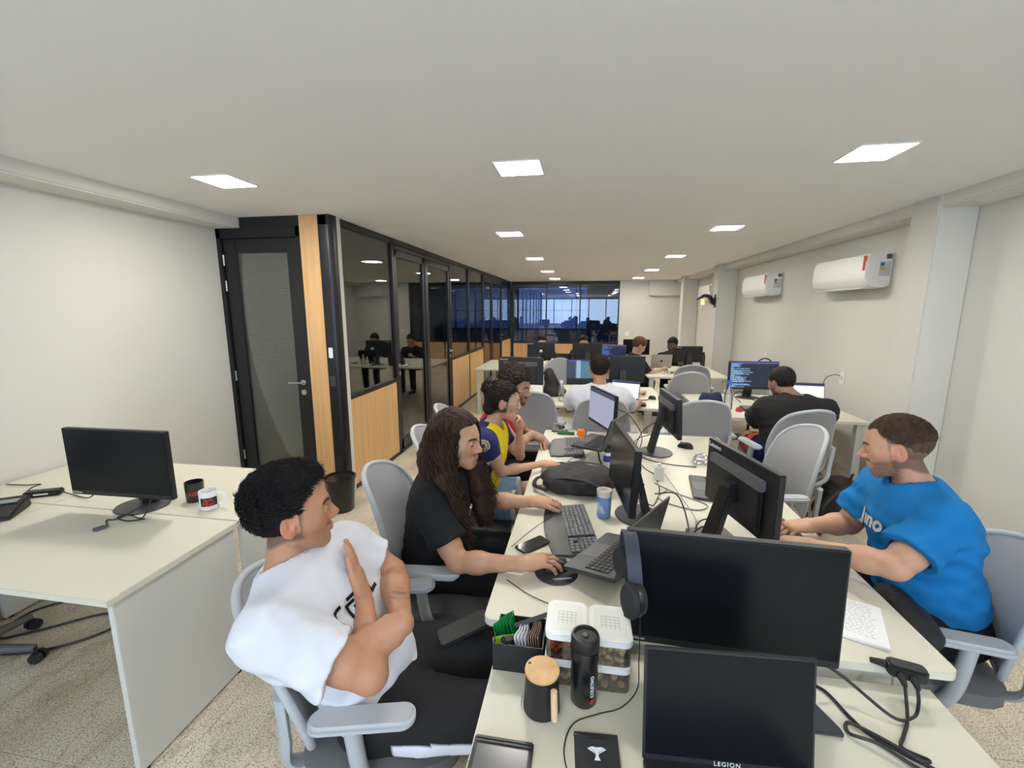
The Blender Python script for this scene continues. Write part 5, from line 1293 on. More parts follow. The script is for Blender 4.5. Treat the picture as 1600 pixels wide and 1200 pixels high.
for i in range(3): sachet('lime green tea sachet at the front left of the black box', -0.212+0.010*i, 1.078+0.005*i, NZ+0.022, 20, -14, limes, 0.04)
for i in range(2): sachet('yellow tea sachet at the front middle of the black box', -0.172+0.01*i, 1.082+0.006*i, NZ+0.020, 50, -10, yel, 0.045)
for i in range(4): sachet('white paper tea sachet standing in the middle of the black box', -0.150+0.008*i, 1.105, NZ+0.026, 76+4*i, -12, wht, 0.065, 0.075)
for i in range(5): sachet('brownish paper tea sachet at the right side of the black box', -0.117+0.0055*i, 1.115, NZ+0.026, 80+2*i, -8, brn, 0.075, 0.075)
o = MB().bb(-0.012, 0.012, -0.03, 0.03, 0, 0.016).bb(-0.016, 0.016, 0.025, 0.042, 0.002, 0.014).build('adapter_plug', M_PLBLACK, bevel=0.004); o.location = (-0.188, 1.088, NZ+0.070); o.rotation_euler = (radians(-25), radians(15), radians(-50)); tag(o, 'small black plug lying on the sachets in the black box', 'plug')
o = MB().bb(-0.007, 0.007, -0.065, 0.065, -0.0015, 0.0015).build('letter_opener', M_DKGREY, bevel=0.0007); o.location = (-0.118, 1.150, NZ+0.108); o.rotation_euler = (radians(12), radians(25), radians(-62)); tag(o, 'dark flat pen leaning across the back of the black box', 'pen')
# food boxes
M_CLEAR = glass_mat('clear_plastic', (0.90, 0.88, 0.86), 0.10)
nut1 = mat('nuts_red', srgb(150, 70, 34), 0.5, var=0.25, vscale=40); nut2 = mat('nuts_tan', srgb(196, 160, 110), 0.6, var=0.2, vscale=40); crk = mat('snack_pale', srgb(214, 180, 130), 0.6)
def food_box(label, x, y, z, nutm, n, r, seed):
    t = thing('food_container', label, 'container', (x, y, z)); w, d, h = 0.108, 0.138, 0.055
    MB().prism(rrect(w, d, 0.02), 0.001, h).build('tub', M_CLEAR, t)
    lid = MB().prism(rrect(w+.006, d+.006, 0.022), h, h+0.022).build('lid', M_WHITE, t, bevel=0.004)
    MB().prism(rrect(w-0.022, d-0.026, 0.014), h+0.022, h+0.0228).build('lid_window', mat('lid_clear', srgb(238, 238, 232), 0.2), lid)
    g = MB()
    for k in range(4): g.bb(-0.024, 0.024, -0.016+0.012*k, -0.0145+0.012*k, h+0.0229, h+0.0232)
    for k in range(5): g.bb(-0.024+0.012*k, -0.0227+0.012*k, -0.03, 0.022, h+0.0229, h+0.0232)
    g.build('printed_grid', mat('print_grey', srgb(186, 186, 184), 0.6), lid)
    rng = random.Random(seed); nb = MB()
    for k in range(n):
        px, py, pz = rng.uniform(-w/2+.016, w/2-.016), rng.uniform(-d/2+.016, d/2-.016), rng.uniform(0.011, h-0.018)
        nb.lathe([(r*0.2, -r*0.8), (r*0.75, -r*0.5), (r*0.8, 0.1*r), (r*0.6, 0.6*r), (r*0.15, 0.85*r)], 7, Matrix.Translation((px, py, pz)) @ Euler((rng.random()*3, rng.random()*3, 0)).to_matrix().to_4x4())
    o = nb.build('nuts', nutm, t, smooth=True); o['kind'] = 'stuff'
food_box('clear lower food box of pale nuts, left stack beside the black bottle', -0.026, 1.110, NZ, nut2, 90, 0.011, 1)
food_box('clear upper food box of reddish nuts with white lid, left stack', -0.026, 1.110, NZ+0.0785, nut1, 110, 0.0095, 2)
food_box('clear lower food box of right stack under the pale snack box', 0.092, 1.108, NZ, crk, 12, 0.013, 3)
food_box('clear upper food box of pale snacks with white lid, right stack', 0.092, 1.108, NZ+0.0785, crk, 70, 0.010, 4)
# mug with wooden lid and handle
t = thing('lidded_mug', 'black mug with bamboo lid and straight wooden handle', 'mug', (-0.082, 0.965, NZ))
MB().lathe([(0.044, 0.001), (0.047, 0.004), (0.041, 0.105), (0.0375, 0.105), (0.042, 0.006)], 32).build('cup', mat('matte_black_ceramic', (0.012, 0.012, 0.013), 0.5), t, smooth=True)
M_BAMBOO = wood_mat('bamboo', srgb(206, 160, 100), srgb(224, 182, 124))
MB().lathe([(0.036, 0.098), (0.0435, 0.1055), (0.0445, 0.109), (0.0435, 0.113), (0.036, 0.114)], 32).build('lid', M_BAMBOO, t, smooth=True)
MB().cyl((-0.033, 0.012, 0.1142), (-0.033, 0.012, 0.1146), 0.004).build('lid_hole', M_PLBLACK, t)
MB().cyl((0.036, -0.050, 0.022), (0.033, -0.046, 0.098), 0.0085).build('handle', mat('pale_wood', srgb(222, 190, 150), 0.5, var=0.08, vscale=20), t, smooth=True)
MB().cyl((0.028, -0.030, 0.080), (0.034, -0.046, 0.080), 0.004).cyl((0.029, -0.033, 0.035), (0.035, -0.048, 0.035), 0.004).build('handle_bolts', M_PLBLACK, t, smooth=True)
MB().bb(-0.0525, -0.0515, -0.02, 0.012, 0.006, 0.032).build('tea_tag', wht, t)
# thermos
t = thing('thermos', 'tall black travel flask beside the food boxes', 'flask', (0.024, 1.006, NZ))
MB().lathe([(0.031, 0.001), (0.034, 0.006), (0.035, 0.155), (0.034, 0.157)], 36).build('body', mat('gloss_black', (0.008, 0.008, 0.009), 0.22), t, smooth=True)
MB().lathe([(0.033, 0.1575), (0.0365, 0.161), (0.0365, 0.186), (0.034, 0.193), (0.029, 0.194), (0.028, 0.188), (0.004, 0.188)], 36).build('lid', mat('soft_black', (0.013, 0.013, 0.014), 0.45), t, smooth=True)
MB().lathe([(0.007, 0.1885), (0.007, 0.192), (0.004, 0.193)], 16).build('button', M_MIDGREY, t, smooth=True)
o = text('lettering', 'COLETIVO', 0.013, M_PRINTW, t, (0.0205, -0.0288, 0.068), (radians(90), radians(-90), radians(35)))
MB().cyl((0.0195, -0.0293, 0.025), (0.0199, -0.0297, 0.025), 0.006).build('emblem', M_RED, t)
# dark tray and black stand with emblem
t = thing('tablet', 'dark grey flat tablet in a black frame at the bottom edge', 'tablet', (-0.160, 0.772, NZ))
MB().bb(-0.070, 0.070, -0.09, 0.09, 0.0005, 0.010).build('case', M_PLBLACK, t, bevel=0.003)
MB().bb(-0.060, 0.060, -0.085, 0.066, 0.0101, 0.0108).build('glass', mat('tablet_glass', (0.10, 0.10, 0.105), 0.2), t)
MB().bb(-0.064, 0.064, 0.072, 0.076, 0.0100, 0.0125).bb(-0.064, 0.064, 0.080, 0.084, 0.0100, 0.0125).build('rail', M_DKGREY, t)
t = thing('phone_stand', 'small black stand with a pale winged emblem', 'stand', (0.054, 0.845, NZ), radians(4))
def fs(u, v):
    a = v; return ((u-.5)*0.100, -0.055+0.11*a, 0.012+0.028*a-(0.030*max(0, (a-0.82)/0.18)**2)), (0, -0.25, 0.97)
MB().grid(fs, 4, 16, 0.006).build('plate', M_BLKSAT, t, smooth=True)
MB().bb(-0.048, 0.048, -0.05, 0.03, 0.0005, 0.006).build('foot', M_BLKSAT, t, bevel=0.002)
MB().bb(-0.022, 0.022, 0.027, 0.029, 0.0330, 0.0345).build('slot', M_PLBLACK, t)
em = MB()
for s in (-1, 1):
    for k in range(5):
        a = radians(28+15*k); L_ = 0.021-0.0022*k
        em.add([(s*0.003, 0.001*k-0.004, 0), (s*(0.003+L_*cos(a)), -0.004+L_*sin(a), 0), (s*(0.0005+L_*0.93*cos(a+0.14)), -0.004+L_*0.93*sin(a+0.14), 0)], [(0, 1, 2)])
em.add([(-0.004, -0.006, 0), (0.004, -0.006, 0), (0.003, 0.006, 0), (0.0, 0.011, 0), (-0.003, 0.006, 0)], [(0, 1, 2, 3, 4)]); em.add([(-0.007, -0.016, 0), (0.007, -0.016, 0), (0.002, -0.006, 0), (-0.002, -0.006, 0)], [(0, 1, 2, 3)])
o = em.build('winged_emblem', M_PRINTW, t); o.location = (0, 0.002, 0.0275); o.rotation_euler = (radians(14.3), 0, 0)
# laptop stand and cables on the foreground desk
o = MB().add([(-0.20, -0.12, 0.0), (0.29, -0.10, 0.0), (0.29, 0.13, 0.0), (-0.20, 0.12, 0.0), (-0.20, -0.12, 0.004), (0.29, -0.10, 0.006), (0.29, 0.11, 0.016), (-0.20, 0.10, 0.016)],
     [(3, 2, 1, 0), (4, 5, 6, 7), (0, 1, 5, 4), (1, 2, 6, 5), (2, 3, 7, 6), (3, 0, 4, 7)]).build('monitor_foot', M_PLBLACK, bevel=0.004); bpy.data.objects.remove(o)
t = thing('laptop_stand', 'dark folding stand showing at the right of the foreground laptop', 'stand', (0.58, 1.02, NZ), radians(8))
MB().add([(-0.03, -0.02, 0.001), (0.055, -0.03, 0.001), (0.055, -0.015, 0.001), (-0.03, 0.10, 0.001), (-0.03, -0.02, 0.012), (0.055, -0.03, 0.012), (0.055, -0.015, 0.014), (-0.03, 0.10, 0.075)],
         [(3, 2, 1, 0), (4, 5, 6, 7), (0, 1, 5, 4), (1, 2, 6, 5), (2, 3, 7, 6), (3, 0, 4, 7)]).build('wedge', M_DKGREY, t, bevel=0.003)
cable([(0.158, 1.045, 0.965), (0.166, 1.065, 0.88), (0.166, 1.055, 0.78), (0.162, 1.03, NZ+0.03), (0.12, 0.995, NZ+0.003), (0.06, 0.965, NZ+0.004), (0.0, 0.93, NZ+0.003), (-0.02, 0.86, NZ+0.003), (0.0, 0.78, NZ+0.003)], 0.0016, 'thin black headphone cord looping past the travel flask')
cable([(0.60, 1.150, 0.775), (0.62, 1.16, NZ+0.01), (0.66, 1.13, NZ+0.005), (0.68, 1.06, NZ+0.005), (0.70, 1.015, NZ+0.006), (0.745, 0.975, NZ+0.008), (0.80, 0.94, NZ+0.006), (0.80, 0.91, NZ+0.006), (0.745, 0.945, NZ+0.012), (0.70, 0.985, NZ+0.014), (0.655, 1.01, NZ+0.006), (0.668, 1.04, NZ+0.006), (0.715, 1.005, NZ+0.012), (0.765, 0.955, NZ+0.018), (0.79, 0.965, NZ+0.010), (0.75, 0.985, NZ+0.012), (0.775, 1.02, NZ+0.008), (0.815, 1.07, NZ+0.01), (0.838, 1.128, 0.755)], 0.0042, 'black power cord tied in a figure eight on the foreground desk')
cable([(0.62, 1.155, 0.78), (0.70, 1.14, 0.74), (0.78, 1.07, NZ+0.012), (0.83, 1.075, NZ+0.012), (0.856, 1.10, 0.72), (0.862, 1.122, 0.755)], 0.004, 'black power cord running from the big monitor to the plug block')
t = thing('plug_block', 'black multi-socket plug block perched on the desk step', 'adapter', (0.865, 1.165, DZ+0.001), radians(-16))
MB().prism(rrect(0.085, 0.042, 0.014), 0.0, 0.034).build('block', M_PLBLACK, t, bevel=0.005)
for k in range(2): MB().lathe([(0.008, 0), (0.010, 0.012), (0.0075, 0.02), (0.006, 0.034)], 12, Matrix.Translation((-0.018+0.026*k, -0.020, 0.016)) @ Matrix.Rotation(radians(100), 4, 'X')).build('plug', M_RUBBER, t, smooth=True)
MB().tube([(-0.042, 0.005, 0.016), (-0.058, 0.008, 0.015), (-0.075, 0.01, 0.013)], [0.011, 0.009, 0.007], 10).build('strain_relief', M_RUBBER, t, smooth=True)
# headphones on the big monitor
t = thing('headphones', 'black over-ear headphones hung on the corner of the big monitor', 'headphones', (0.145, 1.145, 1.09), radians(-2))
bd = MB()
def band(u, v):
    a = pi*u; rr = 0.088; bow = 0.03*sin(a)
    return ((v-0.5)*0.036-0.012+0.018*(1-u)**2, -rr*cos(a)-0.012, 0.10*sin(a)-0.088), (0, -cos(a), sin(a))
bd.grid(band, 28, 4, 0.009); bd.build('headband', mat('navy_pad', (0.030, 0.034, 0.055), 0.6), t, smooth=True)
for sgn in (-1, 1):
    M_ = Matrix.Translation((-0.006 if sgn > 0 else 0.008, sgn*0.088-0.012, -0.122)) @ Matrix.Rotation(radians(-58), 4, 'Z') @ Matrix.Rotation(radians(90), 4, 'X') @ Matrix.Diagonal((0.80, 1.15, 1, 1))
    MB().lathe([(0.020, -0.018), (0.036, -0.014), (0.040, -0.002), (0.036, 0.008), (0.018, 0.010)], 24, M_).build('ear_cup', M_BLKSAT, t, smooth=True)
    MB().lathe([(0.026, 0.011), (0.041, 0.012), (0.043, 0.020), (0.038, 0.028), (0.024, 0.028)], 24, M_).build('ear_pad', M_RUBBER, t, smooth=True)
# ---- long desk
t = thing('notebook', 'white notepad with handwriting beside the big monitor', 'notebook', (0.855, 1.375, DZ), radians(-24))
MB().bb(-0.075, 0.075, -0.105, 0.105, 0.0005, 0.010).build('pages', M_PAPER, t, bevel=0.001)
wr = MB(); rng = random.Random(4)
for r_ in range(16):
    x = -0.06
    while x < 0.045:
        l = rng.uniform(0.004, 0.014); wr.bb(x, x+l, 0.088-r_*0.011, 0.0893-r_*0.011+rng.uniform(0, .001), 0.0101, 0.0104); x += l+rng.uniform(0.003, 0.006)
wr.build('handwriting', mat('ink', srgb(172, 174, 188), 0.7), t)
keyboard('black ergonomic keyboard between the phone and the blue can', -0.010, 1.80, DZ+.001, -80, d=0.135, palm=0.055)
keyboard('black keyboard at the far left end of the long desk', -0.06, 2.95, DZ+.001, -88, w=0.40)
keyboard('dark keyboard under the hands of the man in blue', 0.83, 1.92, DZ+.001, 90, w=0.40, palm=0.02)
t = thing('mouse_pad', 'round black mouse pad with white lettering under the long-haired man\'s hand', 'mouse pad', (-0.078, 1.478, DZ), radians(8))
MB().lathe([(0.078, 0.0008), (0.080, 0.002), (0.078, 0.0045)], 40).build('pad', M_DKGREY, t, smooth=True)
text('lettering', 'REDRAGON', 0.013, M_PRINTW, t, (0.018, -0.045, 0.0052), (0, 0, radians(8)))
mouse('black mouse under the long-haired man\'s hand', -0.080, 1.498, DZ+0.0055, -70)
t = thing('mouse_pad', 'dark rectangular mouse pad under the woman\'s hand', 'mouse pad', (-0.13, 2.545, DZ)); MB().prism(rrect(0.21, 0.17, 0.015), 0.0008, 0.004).build('pad', M_DKGREY, t)
mouse('black mouse under the woman\'s hand', -0.105, 2.548, DZ+0.0045, -75)
mouse('black mouse standing alone at the far end of the long desk', 0.72, 3.10, DZ+.001, 60)
t = thing('smartphone', 'black smartphone lying face up in front of the long-haired man', 'phone', (-0.185, 1.648, DZ), radians(-42))
MB().prism(rrect(0.070, 0.145, 0.01), 0.0008, 0.009).build('case', M_PLBLACK, t, bevel=0.002); MB().prism(rrect(0.064, 0.138, 0.008), 0.0091, 0.0095).build('screen', mat('phone_glass', (0.02, 0.02, 0.022), 0.08), t)
t = thing('tumbler', 'pale blue tumbler with white rim and doodle beside the keyboard', 'cup', (0.112, 1.955, DZ))
MB().lathe([(0.028, 0.001), (0.031, 0.005), (0.033, 0.105)], 28).build('body', mat('tumbler_blue', srgb(118, 152, 205), 0.5), t, smooth=True)
MB().lathe([(0.033, 0.1052), (0.0345, 0.108), (0.0345, 0.135), (0.031, 0.135), (0.030, 0.118), (0.002, 0.118)], 28).build('rim', mat('cream_plastic', srgb(228, 216, 205), 0.5), t, smooth=True)
dd = MB(); rng = random.Random(9)
for k in range(9):
    a = radians(-120+rng.uniform(-28, 28)); zz = 0.055+rng.uniform(-0.022, 0.022); P = []
    for j in range(9): P.append(((0.0335)*cos(a+0.18*sin(j*0.8)), 0.0335*sin(a+0.18*sin(j*0.8)), zz+0.008*cos(j*0.8)))
    dd.tube(P, 0.0014, 5)
dd.build('doodle', M_PRINTB if False else M_PRINTW, t, smooth=True)
t = thing('bottle', 'small black capped bottle with blue and white label', 'bottle', (0.165, 2.68, DZ))
MB().lathe([(0.024, 0.001), (0.026, 0.004), (0.026, 0.075), (0.022, 0.08)], 20).build('body', M_WHITE, t, smooth=True); MB().lathe([(0.0262, 0.02), (0.0265, 0.02), (0.0265, 0.06), (0.0262, 0.06)], 20).build('label', mat('label_blue', srgb(40, 60, 170), 0.5), t, smooth=True)
MB().lathe([(0.025, 0.0805), (0.026, 0.082), (0.026, 0.115), (0.012, 0.12), (0.010, 0.135)], 20).build('cap', M_PLBLACK, t, smooth=True)
def bigbag(vx):
    I = np.eye(3); c = V3(-0.005, 2.27, DZ+0.055); A = frame((1, -0.1))
    dsp = lambda X, Y, Z: 0.006*wav(X, Y, Z, 30, 0.5)+0.004*wav(X, Y, Z, 70, 1.5)
    vx.ell(c, A, (0.135, 0.21, 0.062), 0.03, disp=dsp); vx.ell(c+V3(0.03, 0.03, 0.02), A, (0.10, 0.15, 0.055), 0.03, disp=dsp); vx.ell(c+V3(-0.02, -0.08, -0.005), A, (0.06, 0.17, 0.052), 0.03, disp=dsp)
    vx.op(lambda X, Y, Z: (DZ+0.002)-Z+0*X+0*Y, c-.4, c+.4, 0.01, 'i')
t, org = soft_thing('backpack', 'black backpack lying flat on the long desk beside the blue tumbler', 'backpack', [bigbag], M_NYLON, (-0.26, 2.05, DZ), (0.26, 2.50, DZ+0.16), 0.006)
L_ = lambda pts: [tuple(np.array(p)-org) for p in pts]
MB().tube(bez(L_([(-0.19, 2.30, DZ+0.05), (-0.235, 2.26, DZ+0.045), (-0.24, 2.20, DZ+0.03), (-0.18, 2.15, DZ+0.03)])), 0.012, 8, flat=0.5).build('strap', M_NYLON, t, smooth=True)
MB().tube(bez(L_([(-0.16, 2.20, DZ+0.075), (-0.05, 2.16, DZ+0.10), (0.06, 2.14, DZ+0.085), (0.14, 2.12, DZ+0.04)])), 0.016, 8, flat=0.3).build('strap', M_NYLON, t, smooth=True)
MB().tube(bez(L_([(-0.06, 2.30, DZ+0.121), (0.03, 2.29, DZ+0.132), (0.12, 2.285, DZ+0.118)])), 0.003, 6).build('zip', M_SILVER, t, smooth=True)
MB().box(tuple(np.array((0.01, 2.12, DZ+0.085))-org), (0.05, 0.03, 0.014)).build('buckle', M_PLBLACK, t, bevel=0.003)
cable([(-0.08, 2.56, DZ+0.04), (-0.05, 2.45, DZ+0.11), (-0.10, 2.40, DZ+0.115), (-0.13, 2.43, DZ+0.105), (-0.06, 2.47, DZ+0.10), (0.05, 2.55, DZ+0.03), (0.10, 2.62, DZ+0.004), (0.05, 2.72, DZ+0.004)], 0.0028, 'white cord looping over the backpack on the long desk', M_CABLEW)
t = thing('cube_box', 'small orange and blue cardboard cube at the far end of the long desk', 'box', (0.0, 3.27, DZ), radians(12))
MB().bb(-0.03, 0.025, -0.03, 0.03, 0.0005, 0.05).build('orange_side', mat('orange_card', srgb(240, 130, 30), 0.6), t, bevel=0.002); MB().bb(0.0255, 0.033, -0.03, 0.03, 0.0005, 0.05).build('blue_side', mat('blue_card', srgb(60, 80, 160), 0.6), t, bevel=0.002)
o = MB().prism(rrect(0.13, 0.04, 0.008), 0.0005, 0.018).build('eraser', mat('green_felt', srgb(50, 100, 70), 0.8), bevel=0.002); o.location = (-0.12, 3.30, DZ); tag(o, 'dark green board eraser at the far end of the long desk', 'eraser')
o = MB().prism(rrect(0.13, 0.045, 0.008), 0.0005, 0.014).build('pencil_case', M_MIDGREY, bevel=0.002); o.location = (-0.17, 3.365, DZ); tag(o, 'slim grey case behind the green board eraser', 'case')
t = thing('power_adapter', 'upright white power adapter among the cables in the middle of the desk', 'adapter', (0.44, 2.46, DZ))
MB().bb(-0.025, 0.025, -0.02, 0.02, 0.0005, 0.085).build('brick', M_WHITE, t, bevel=0.006); MB().bb(-0.012, 0.012, -0.01, 0.01, 0.0855, 0.10).build('plug', M_WHITE, t, bevel=0.003)
def crumple(vx):
    c = V3(0.76, 2.76, DZ+0.03); vx.ell(c, np.eye(3), (0.07, 0.055, 0.034), 0.02, disp=lambda X, Y, Z: 0.010*wav(X, Y, Z, 75, 0.2)); vx.op(lambda X, Y, Z: (DZ+0.001)-Z+0*X+0*Y, c-.2, c+.2, 0.004, 'i')
soft_thing('plastic_bag', 'crumpled clear plastic bag beside the glossy laptop', 'bag', [crumple], glass_mat('film', (0.93, 0.93, 0.94), 0.22, 0.1), (0.66, 2.68, DZ), (0.86, 2.84, DZ+0.09), 0.006)
rng = random.Random(21)
tang = [([(0.30, 2.02, 0.80), (0.36, 2.10, DZ+0.01), (0.42, 2.30, DZ+0.004), (0.43, 2.44, DZ+0.004), (0.46, 2.52, DZ+0.05)], 'black cable from the edge-on monitor to the white adapter', M_CABLE, 0.003),
        ([(0.34, 1.98, 0.86), (0.44, 1.98, 0.86), (0.47, 1.86, DZ+0.02), (0.42, 1.72, DZ+0.006), (0.36, 1.60, DZ+0.004)], 'black cable arching down behind the tilted laptop', M_CABLE, 0.003),
        ([(0.41, 2.40, DZ+0.004), (0.50, 2.28, DZ+0.004), (0.62, 2.16, DZ+0.004), (0.56, 2.09, DZ+0.004), (0.44, 2.14, DZ+0.004), (0.40, 2.22, DZ+0.004), (0.46, 2.30, DZ+0.01)], 'pale grey cable loop in the middle of the long desk', mat('cable_grey', srgb(150, 148, 140), 0.5), 0.0035),
        ([(0.46, 2.40, DZ+0.06), (0.50, 2.20, DZ+0.03), (0.53, 2.00, DZ+0.004), (0.50, 1.86, DZ+0.004), (0.55, 1.78, DZ+0.006)], 'thin grey cable crossing toward the blue shirt man\'s monitor', mat('cable_grey', (1, 1, 1)), 0.002),
        ([(0.58, 1.86, DZ+0.03), (0.50, 1.80, DZ+0.06), (0.42, 1.70, DZ+0.03), (0.44, 1.58, DZ+0.005), (0.50, 1.50, DZ+0.004)], 'black cable hanging from the stand of the blue shirt man\'s monitor', M_CABLE, 0.0035),
        ([(0.70, 1.86, 0.90), (0.62, 1.92, 0.80), (0.52, 1.88, 0.79), (0.47, 1.76, 0.77), (0.46, 1.66, DZ+0.006)], 'black cable curving out behind the blue shirt man\'s monitor', M_CABLE, 0.003),
        ([(0.50, 2.90, 0.98), (0.40, 2.86, 0.92), (0.34, 2.80, DZ+0.05), (0.38, 2.64, DZ+0.006), (0.44, 2.52, DZ+0.005)], 'black cable drooping from the far slim monitor', M_CABLE, 0.003),
        ([(0.56, 2.92, 1.0), (0.52, 3.05, 0.86), (0.40, 3.08, 0.80), (0.34, 2.96, DZ+0.02), (0.42, 2.80, DZ+0.005), (0.55, 2.72, DZ+0.005), (0.70, 2.70, DZ+0.005)], 'long black cable sweeping round the base of the far slim monitor', M_CABLE, 0.003),
        ([(0.24, 3.12, 1.0), (0.34, 3.16, 0.94), (0.42, 3.10, 0.82), (0.40, 3.00, DZ+0.005)], 'black cable behind the pale grey screen', M_CABLE, 0.003),
        ([(-0.25, 1.40, DZ+0.004), (-0.16, 1.33, DZ+0.004), (-0.06, 1.28, DZ+0.004), (0.02, 1.24, DZ+0.004)], 'thin black cord along the near left edge of the long desk', M_CABLE, 0.0016),
        ([(-0.27, 1.62, DZ+0.004), (-0.20, 1.78, DZ+0.004), (-0.12, 1.90, DZ+0.02), (-0.16, 1.94, DZ+0.008), (-0.11, 2.0, DZ+0.01)], 'thin earphone cord by the long-haired man\'s left hand', M_CABLE, 0.0013)]
for p_, lab, m_, r_ in tang: cable(p_, r_, lab, m_, n=8, group='desk cables')
for (x, y, z, lab) in ((0.36, 1.69, DZ+0.012, 'small red plug end beside the tilted laptop'), (0.33, 2.36, 0.98, 'small red tag above the edge-on monitor')):
    o = MB().bb(-0.02, 0.02, -0.007, 0.007, -0.006, 0.006).build('plug_end', M_RED, bevel=0.003); o.location = (x, y, z-0.005 if z < 0.9 else DZ+0.008); tag(o, lab, 'plug')
def lapbag(vx):
    c = V3(1.105, 1.50, 0.675); vx.ell(c, frame((0.1, 1)), (0.060, 0.13, 0.05), 0.03, disp=lambda X, Y, Z: 0.007*wav(X, Y, Z, 40, 1.2)+0.004*wav(X, Y, Z, 85, .3)); vx.ell(c+V3(0.02, 0.12, -0.01), np.eye(3), (0.05, 0.08, 0.05), 0.03)
soft_thing('bag', 'black bag on the lap of the man in blue, against the desk edge', 'bag', [lapbag], M_NYLON, (1.03, 1.36, 0.61), (1.30, 1.84, 0.79), 0.007)
def floorbag(vx):
    A = frame((0.55, 0.35), 0); c = V3(2.0, 3.60, 0.23); T = np.array([A[0], nrm(A[1]+V3(0, 0, -0.30)), nrm(A[2]+V3(0.2, 0.10, 0))])
    dsp = lambda X, Y, Z: 0.005*wav(X, Y, Z, 28, 2.2)+0.003*wav(X, Y, Z, 66, .3)
    vx.cone(c-T[2]*0.12, c+T[2]*0.10, 0.105, 0.085, 0.03, w=T[0], ws=1.45, disp=dsp); vx.cone(c-T[2]*0.13-T[1]*0.07, c+T[2]*0.0-T[1]*0.085, 0.07, 0.06, 0.03, w=T[0], ws=1.6, disp=dsp)
    vx.op(lambda X, Y, Z: 0.002-Z+0*X+0*Y, c-.5, c+.5, 0.01, 'i')
t, org = soft_thing('backpack', 'dark brown backpack slumped on the floor beside the right wall', 'backpack', [floorbag], M_NYLONB, (1.70, 3.30, 0.0), (2.34, 3.92, 0.50), 0.008)
L_ = lambda pts: [tuple(np.array(p)-org) for p in pts]
MB().tube(bez(L_([(1.90, 3.44, 0.36), (1.80, 3.40, 0.25), (1.79, 3.42, 0.10), (1.87, 3.47, 0.05)])), 0.02, 8, flat=0.35).build('strap', M_NYLON, t, smooth=True)
MB().tube(bez(L_([(2.02, 3.52, 0.40), (2.06, 3.56, 0.45), (2.09, 3.62, 0.41)])), 0.010, 8, flat=0.5).build('handle', M_NYLON, t, smooth=True)
# ---- left corner desks
t = thing('mug', 'white mug with red and black print on the left corner desk', 'mug', (-1.785, 1.735, DZ))
MB().lathe([(0.036, 0.001), (0.041, 0.006), (0.041, 0.092), (0.037, 0.092), (0.036, 0.01)], 30).build('cup', M_WHITE, t, smooth=True)
MB().tube(bez([(0.038, 0.012, 0.078), (0.066, 0.02, 0.074), (0.068, 0.02, 0.035), (0.039, 0.012, 0.022)]), 0.006, 8).build('handle', M_WHITE, t, smooth=True)
def wrap_arc(r, a0, a1, z0, z1, m, name, par, n=14):
    s = MB()
    s.grid(lambda u, v: ((r*cos(a0+(a1-a0)*u), r*sin(a0+(a1-a0)*u), z0+(z1-z0)*v), (0, 0, 1)), n, 1); return s.build(name, m, par, smooth=True)
wrap_arc(0.0414, radians(-100), radians(5), 0.024, 0.066, M_PRINTB, 'black_print', t)
def wrap_text(txt, size, r, amid, zmid, m, par, name='lettering', bold=0.0):
    me = text_mesh(txt, size, 0.0, bold=bold)
    for v in me.vertices:
        a = amid+v.co.x/r; z = zmid+v.co.y; v.co = (r*cos(a), r*sin(a), z)
    return link(name, me, m, par)
wrap_text('Jack', 0.026, 0.0419, radians(-52), 0.056, M_RED, t, bold=0.0006); wrap_text('filho!', 0.024, 0.0419, radians(-50), 0.035, M_RED, t, bold=0.0006)
t = thing('pen_cup', 'black cup with red lettering behind the corner monitor', 'cup', (-1.93, 1.80, DZ))
MB().lathe([(0.036, 0.001), (0.040, 0.005), (0.042, 0.10), (0.038, 0.10), (0.036, 0.008)], 26).build('cup', M_BLKSAT, t, smooth=True); wrap_text('RISE', 0.026, 0.0425, radians(-50), 0.045, M_RED, t, bold=0.0008)
cable([(-2.06, 1.64, 0.86), (-2.02, 1.60, 0.80), (-2.10, 1.56, DZ+0.006), (-2.14, 1.54, DZ+0.004), (-2.09, 1.50, DZ+0.004), (-2.08, 1.485, DZ+0.006)], 0.003, 'black video cable with a loose plug in front of the corner monitor')
cable([(-1.98, 1.63, 0.84), (-1.99, 1.58, DZ+0.012), (-2.09, 1.60, DZ+0.004), (-2.12, 1.57, DZ+0.004), (-2.04, 1.55, DZ+0.004), (-1.98, 1.58, DZ+0.004)], 0.003, 'second black cable coiled beneath the corner monitor')
o = MB().bb(-0.02, 0.02, -0.012, 0.012, -0.006, 0.006).bb(0.018, 0.030, -0.009, 0.009, -0.004, 0.004).build('video_plug', M_MIDGREY, bevel=0.002); o.location = (-2.085, 1.465, DZ+0.0075); o.rotation_euler = (0, 0, radians(70)); tag(o, 'grey video plug lying on the left corner desk', 'plug')
cable([(-2.33, 1.66, 0.83), (-2.45, 1.70, DZ+0.02), (-2.60, 1.74, DZ+0.006), (-2.70, 1.735, DZ+0.03)], 0.003, 'black cable running from corner monitor to the black adapter')
t = thing('power_strip', 'black adapter block with white label on the left corner desk', 'adapter', (-2.76, 1.72, DZ), radians(28))
MB().bb(-0.075, 0.075, -0.025, 0.025, 0.001, 0.03).build('block', M_PLBLACK, t, bevel=0.006); MB().bb(-0.03, 0.03, -0.0262, -0.0252, 0.012, 0.02).build('label_strip', M_WHITE, t)
cable([(-2.83, 1.68, DZ+0.02), (-2.86, 1.74, DZ+0.03), (-2.90, 1.80, DZ+0.02), (-3.0, 1.80, DZ+0.008), (-3.12, 1.79, DZ+0.008)], 0.003, 'black cable bending from the black adapter to the left wall')
t = thing('desk_phone', 'black desk telephone with handset at the left edge', 'phone', (-2.70, 1.50, DZ), radians(35))
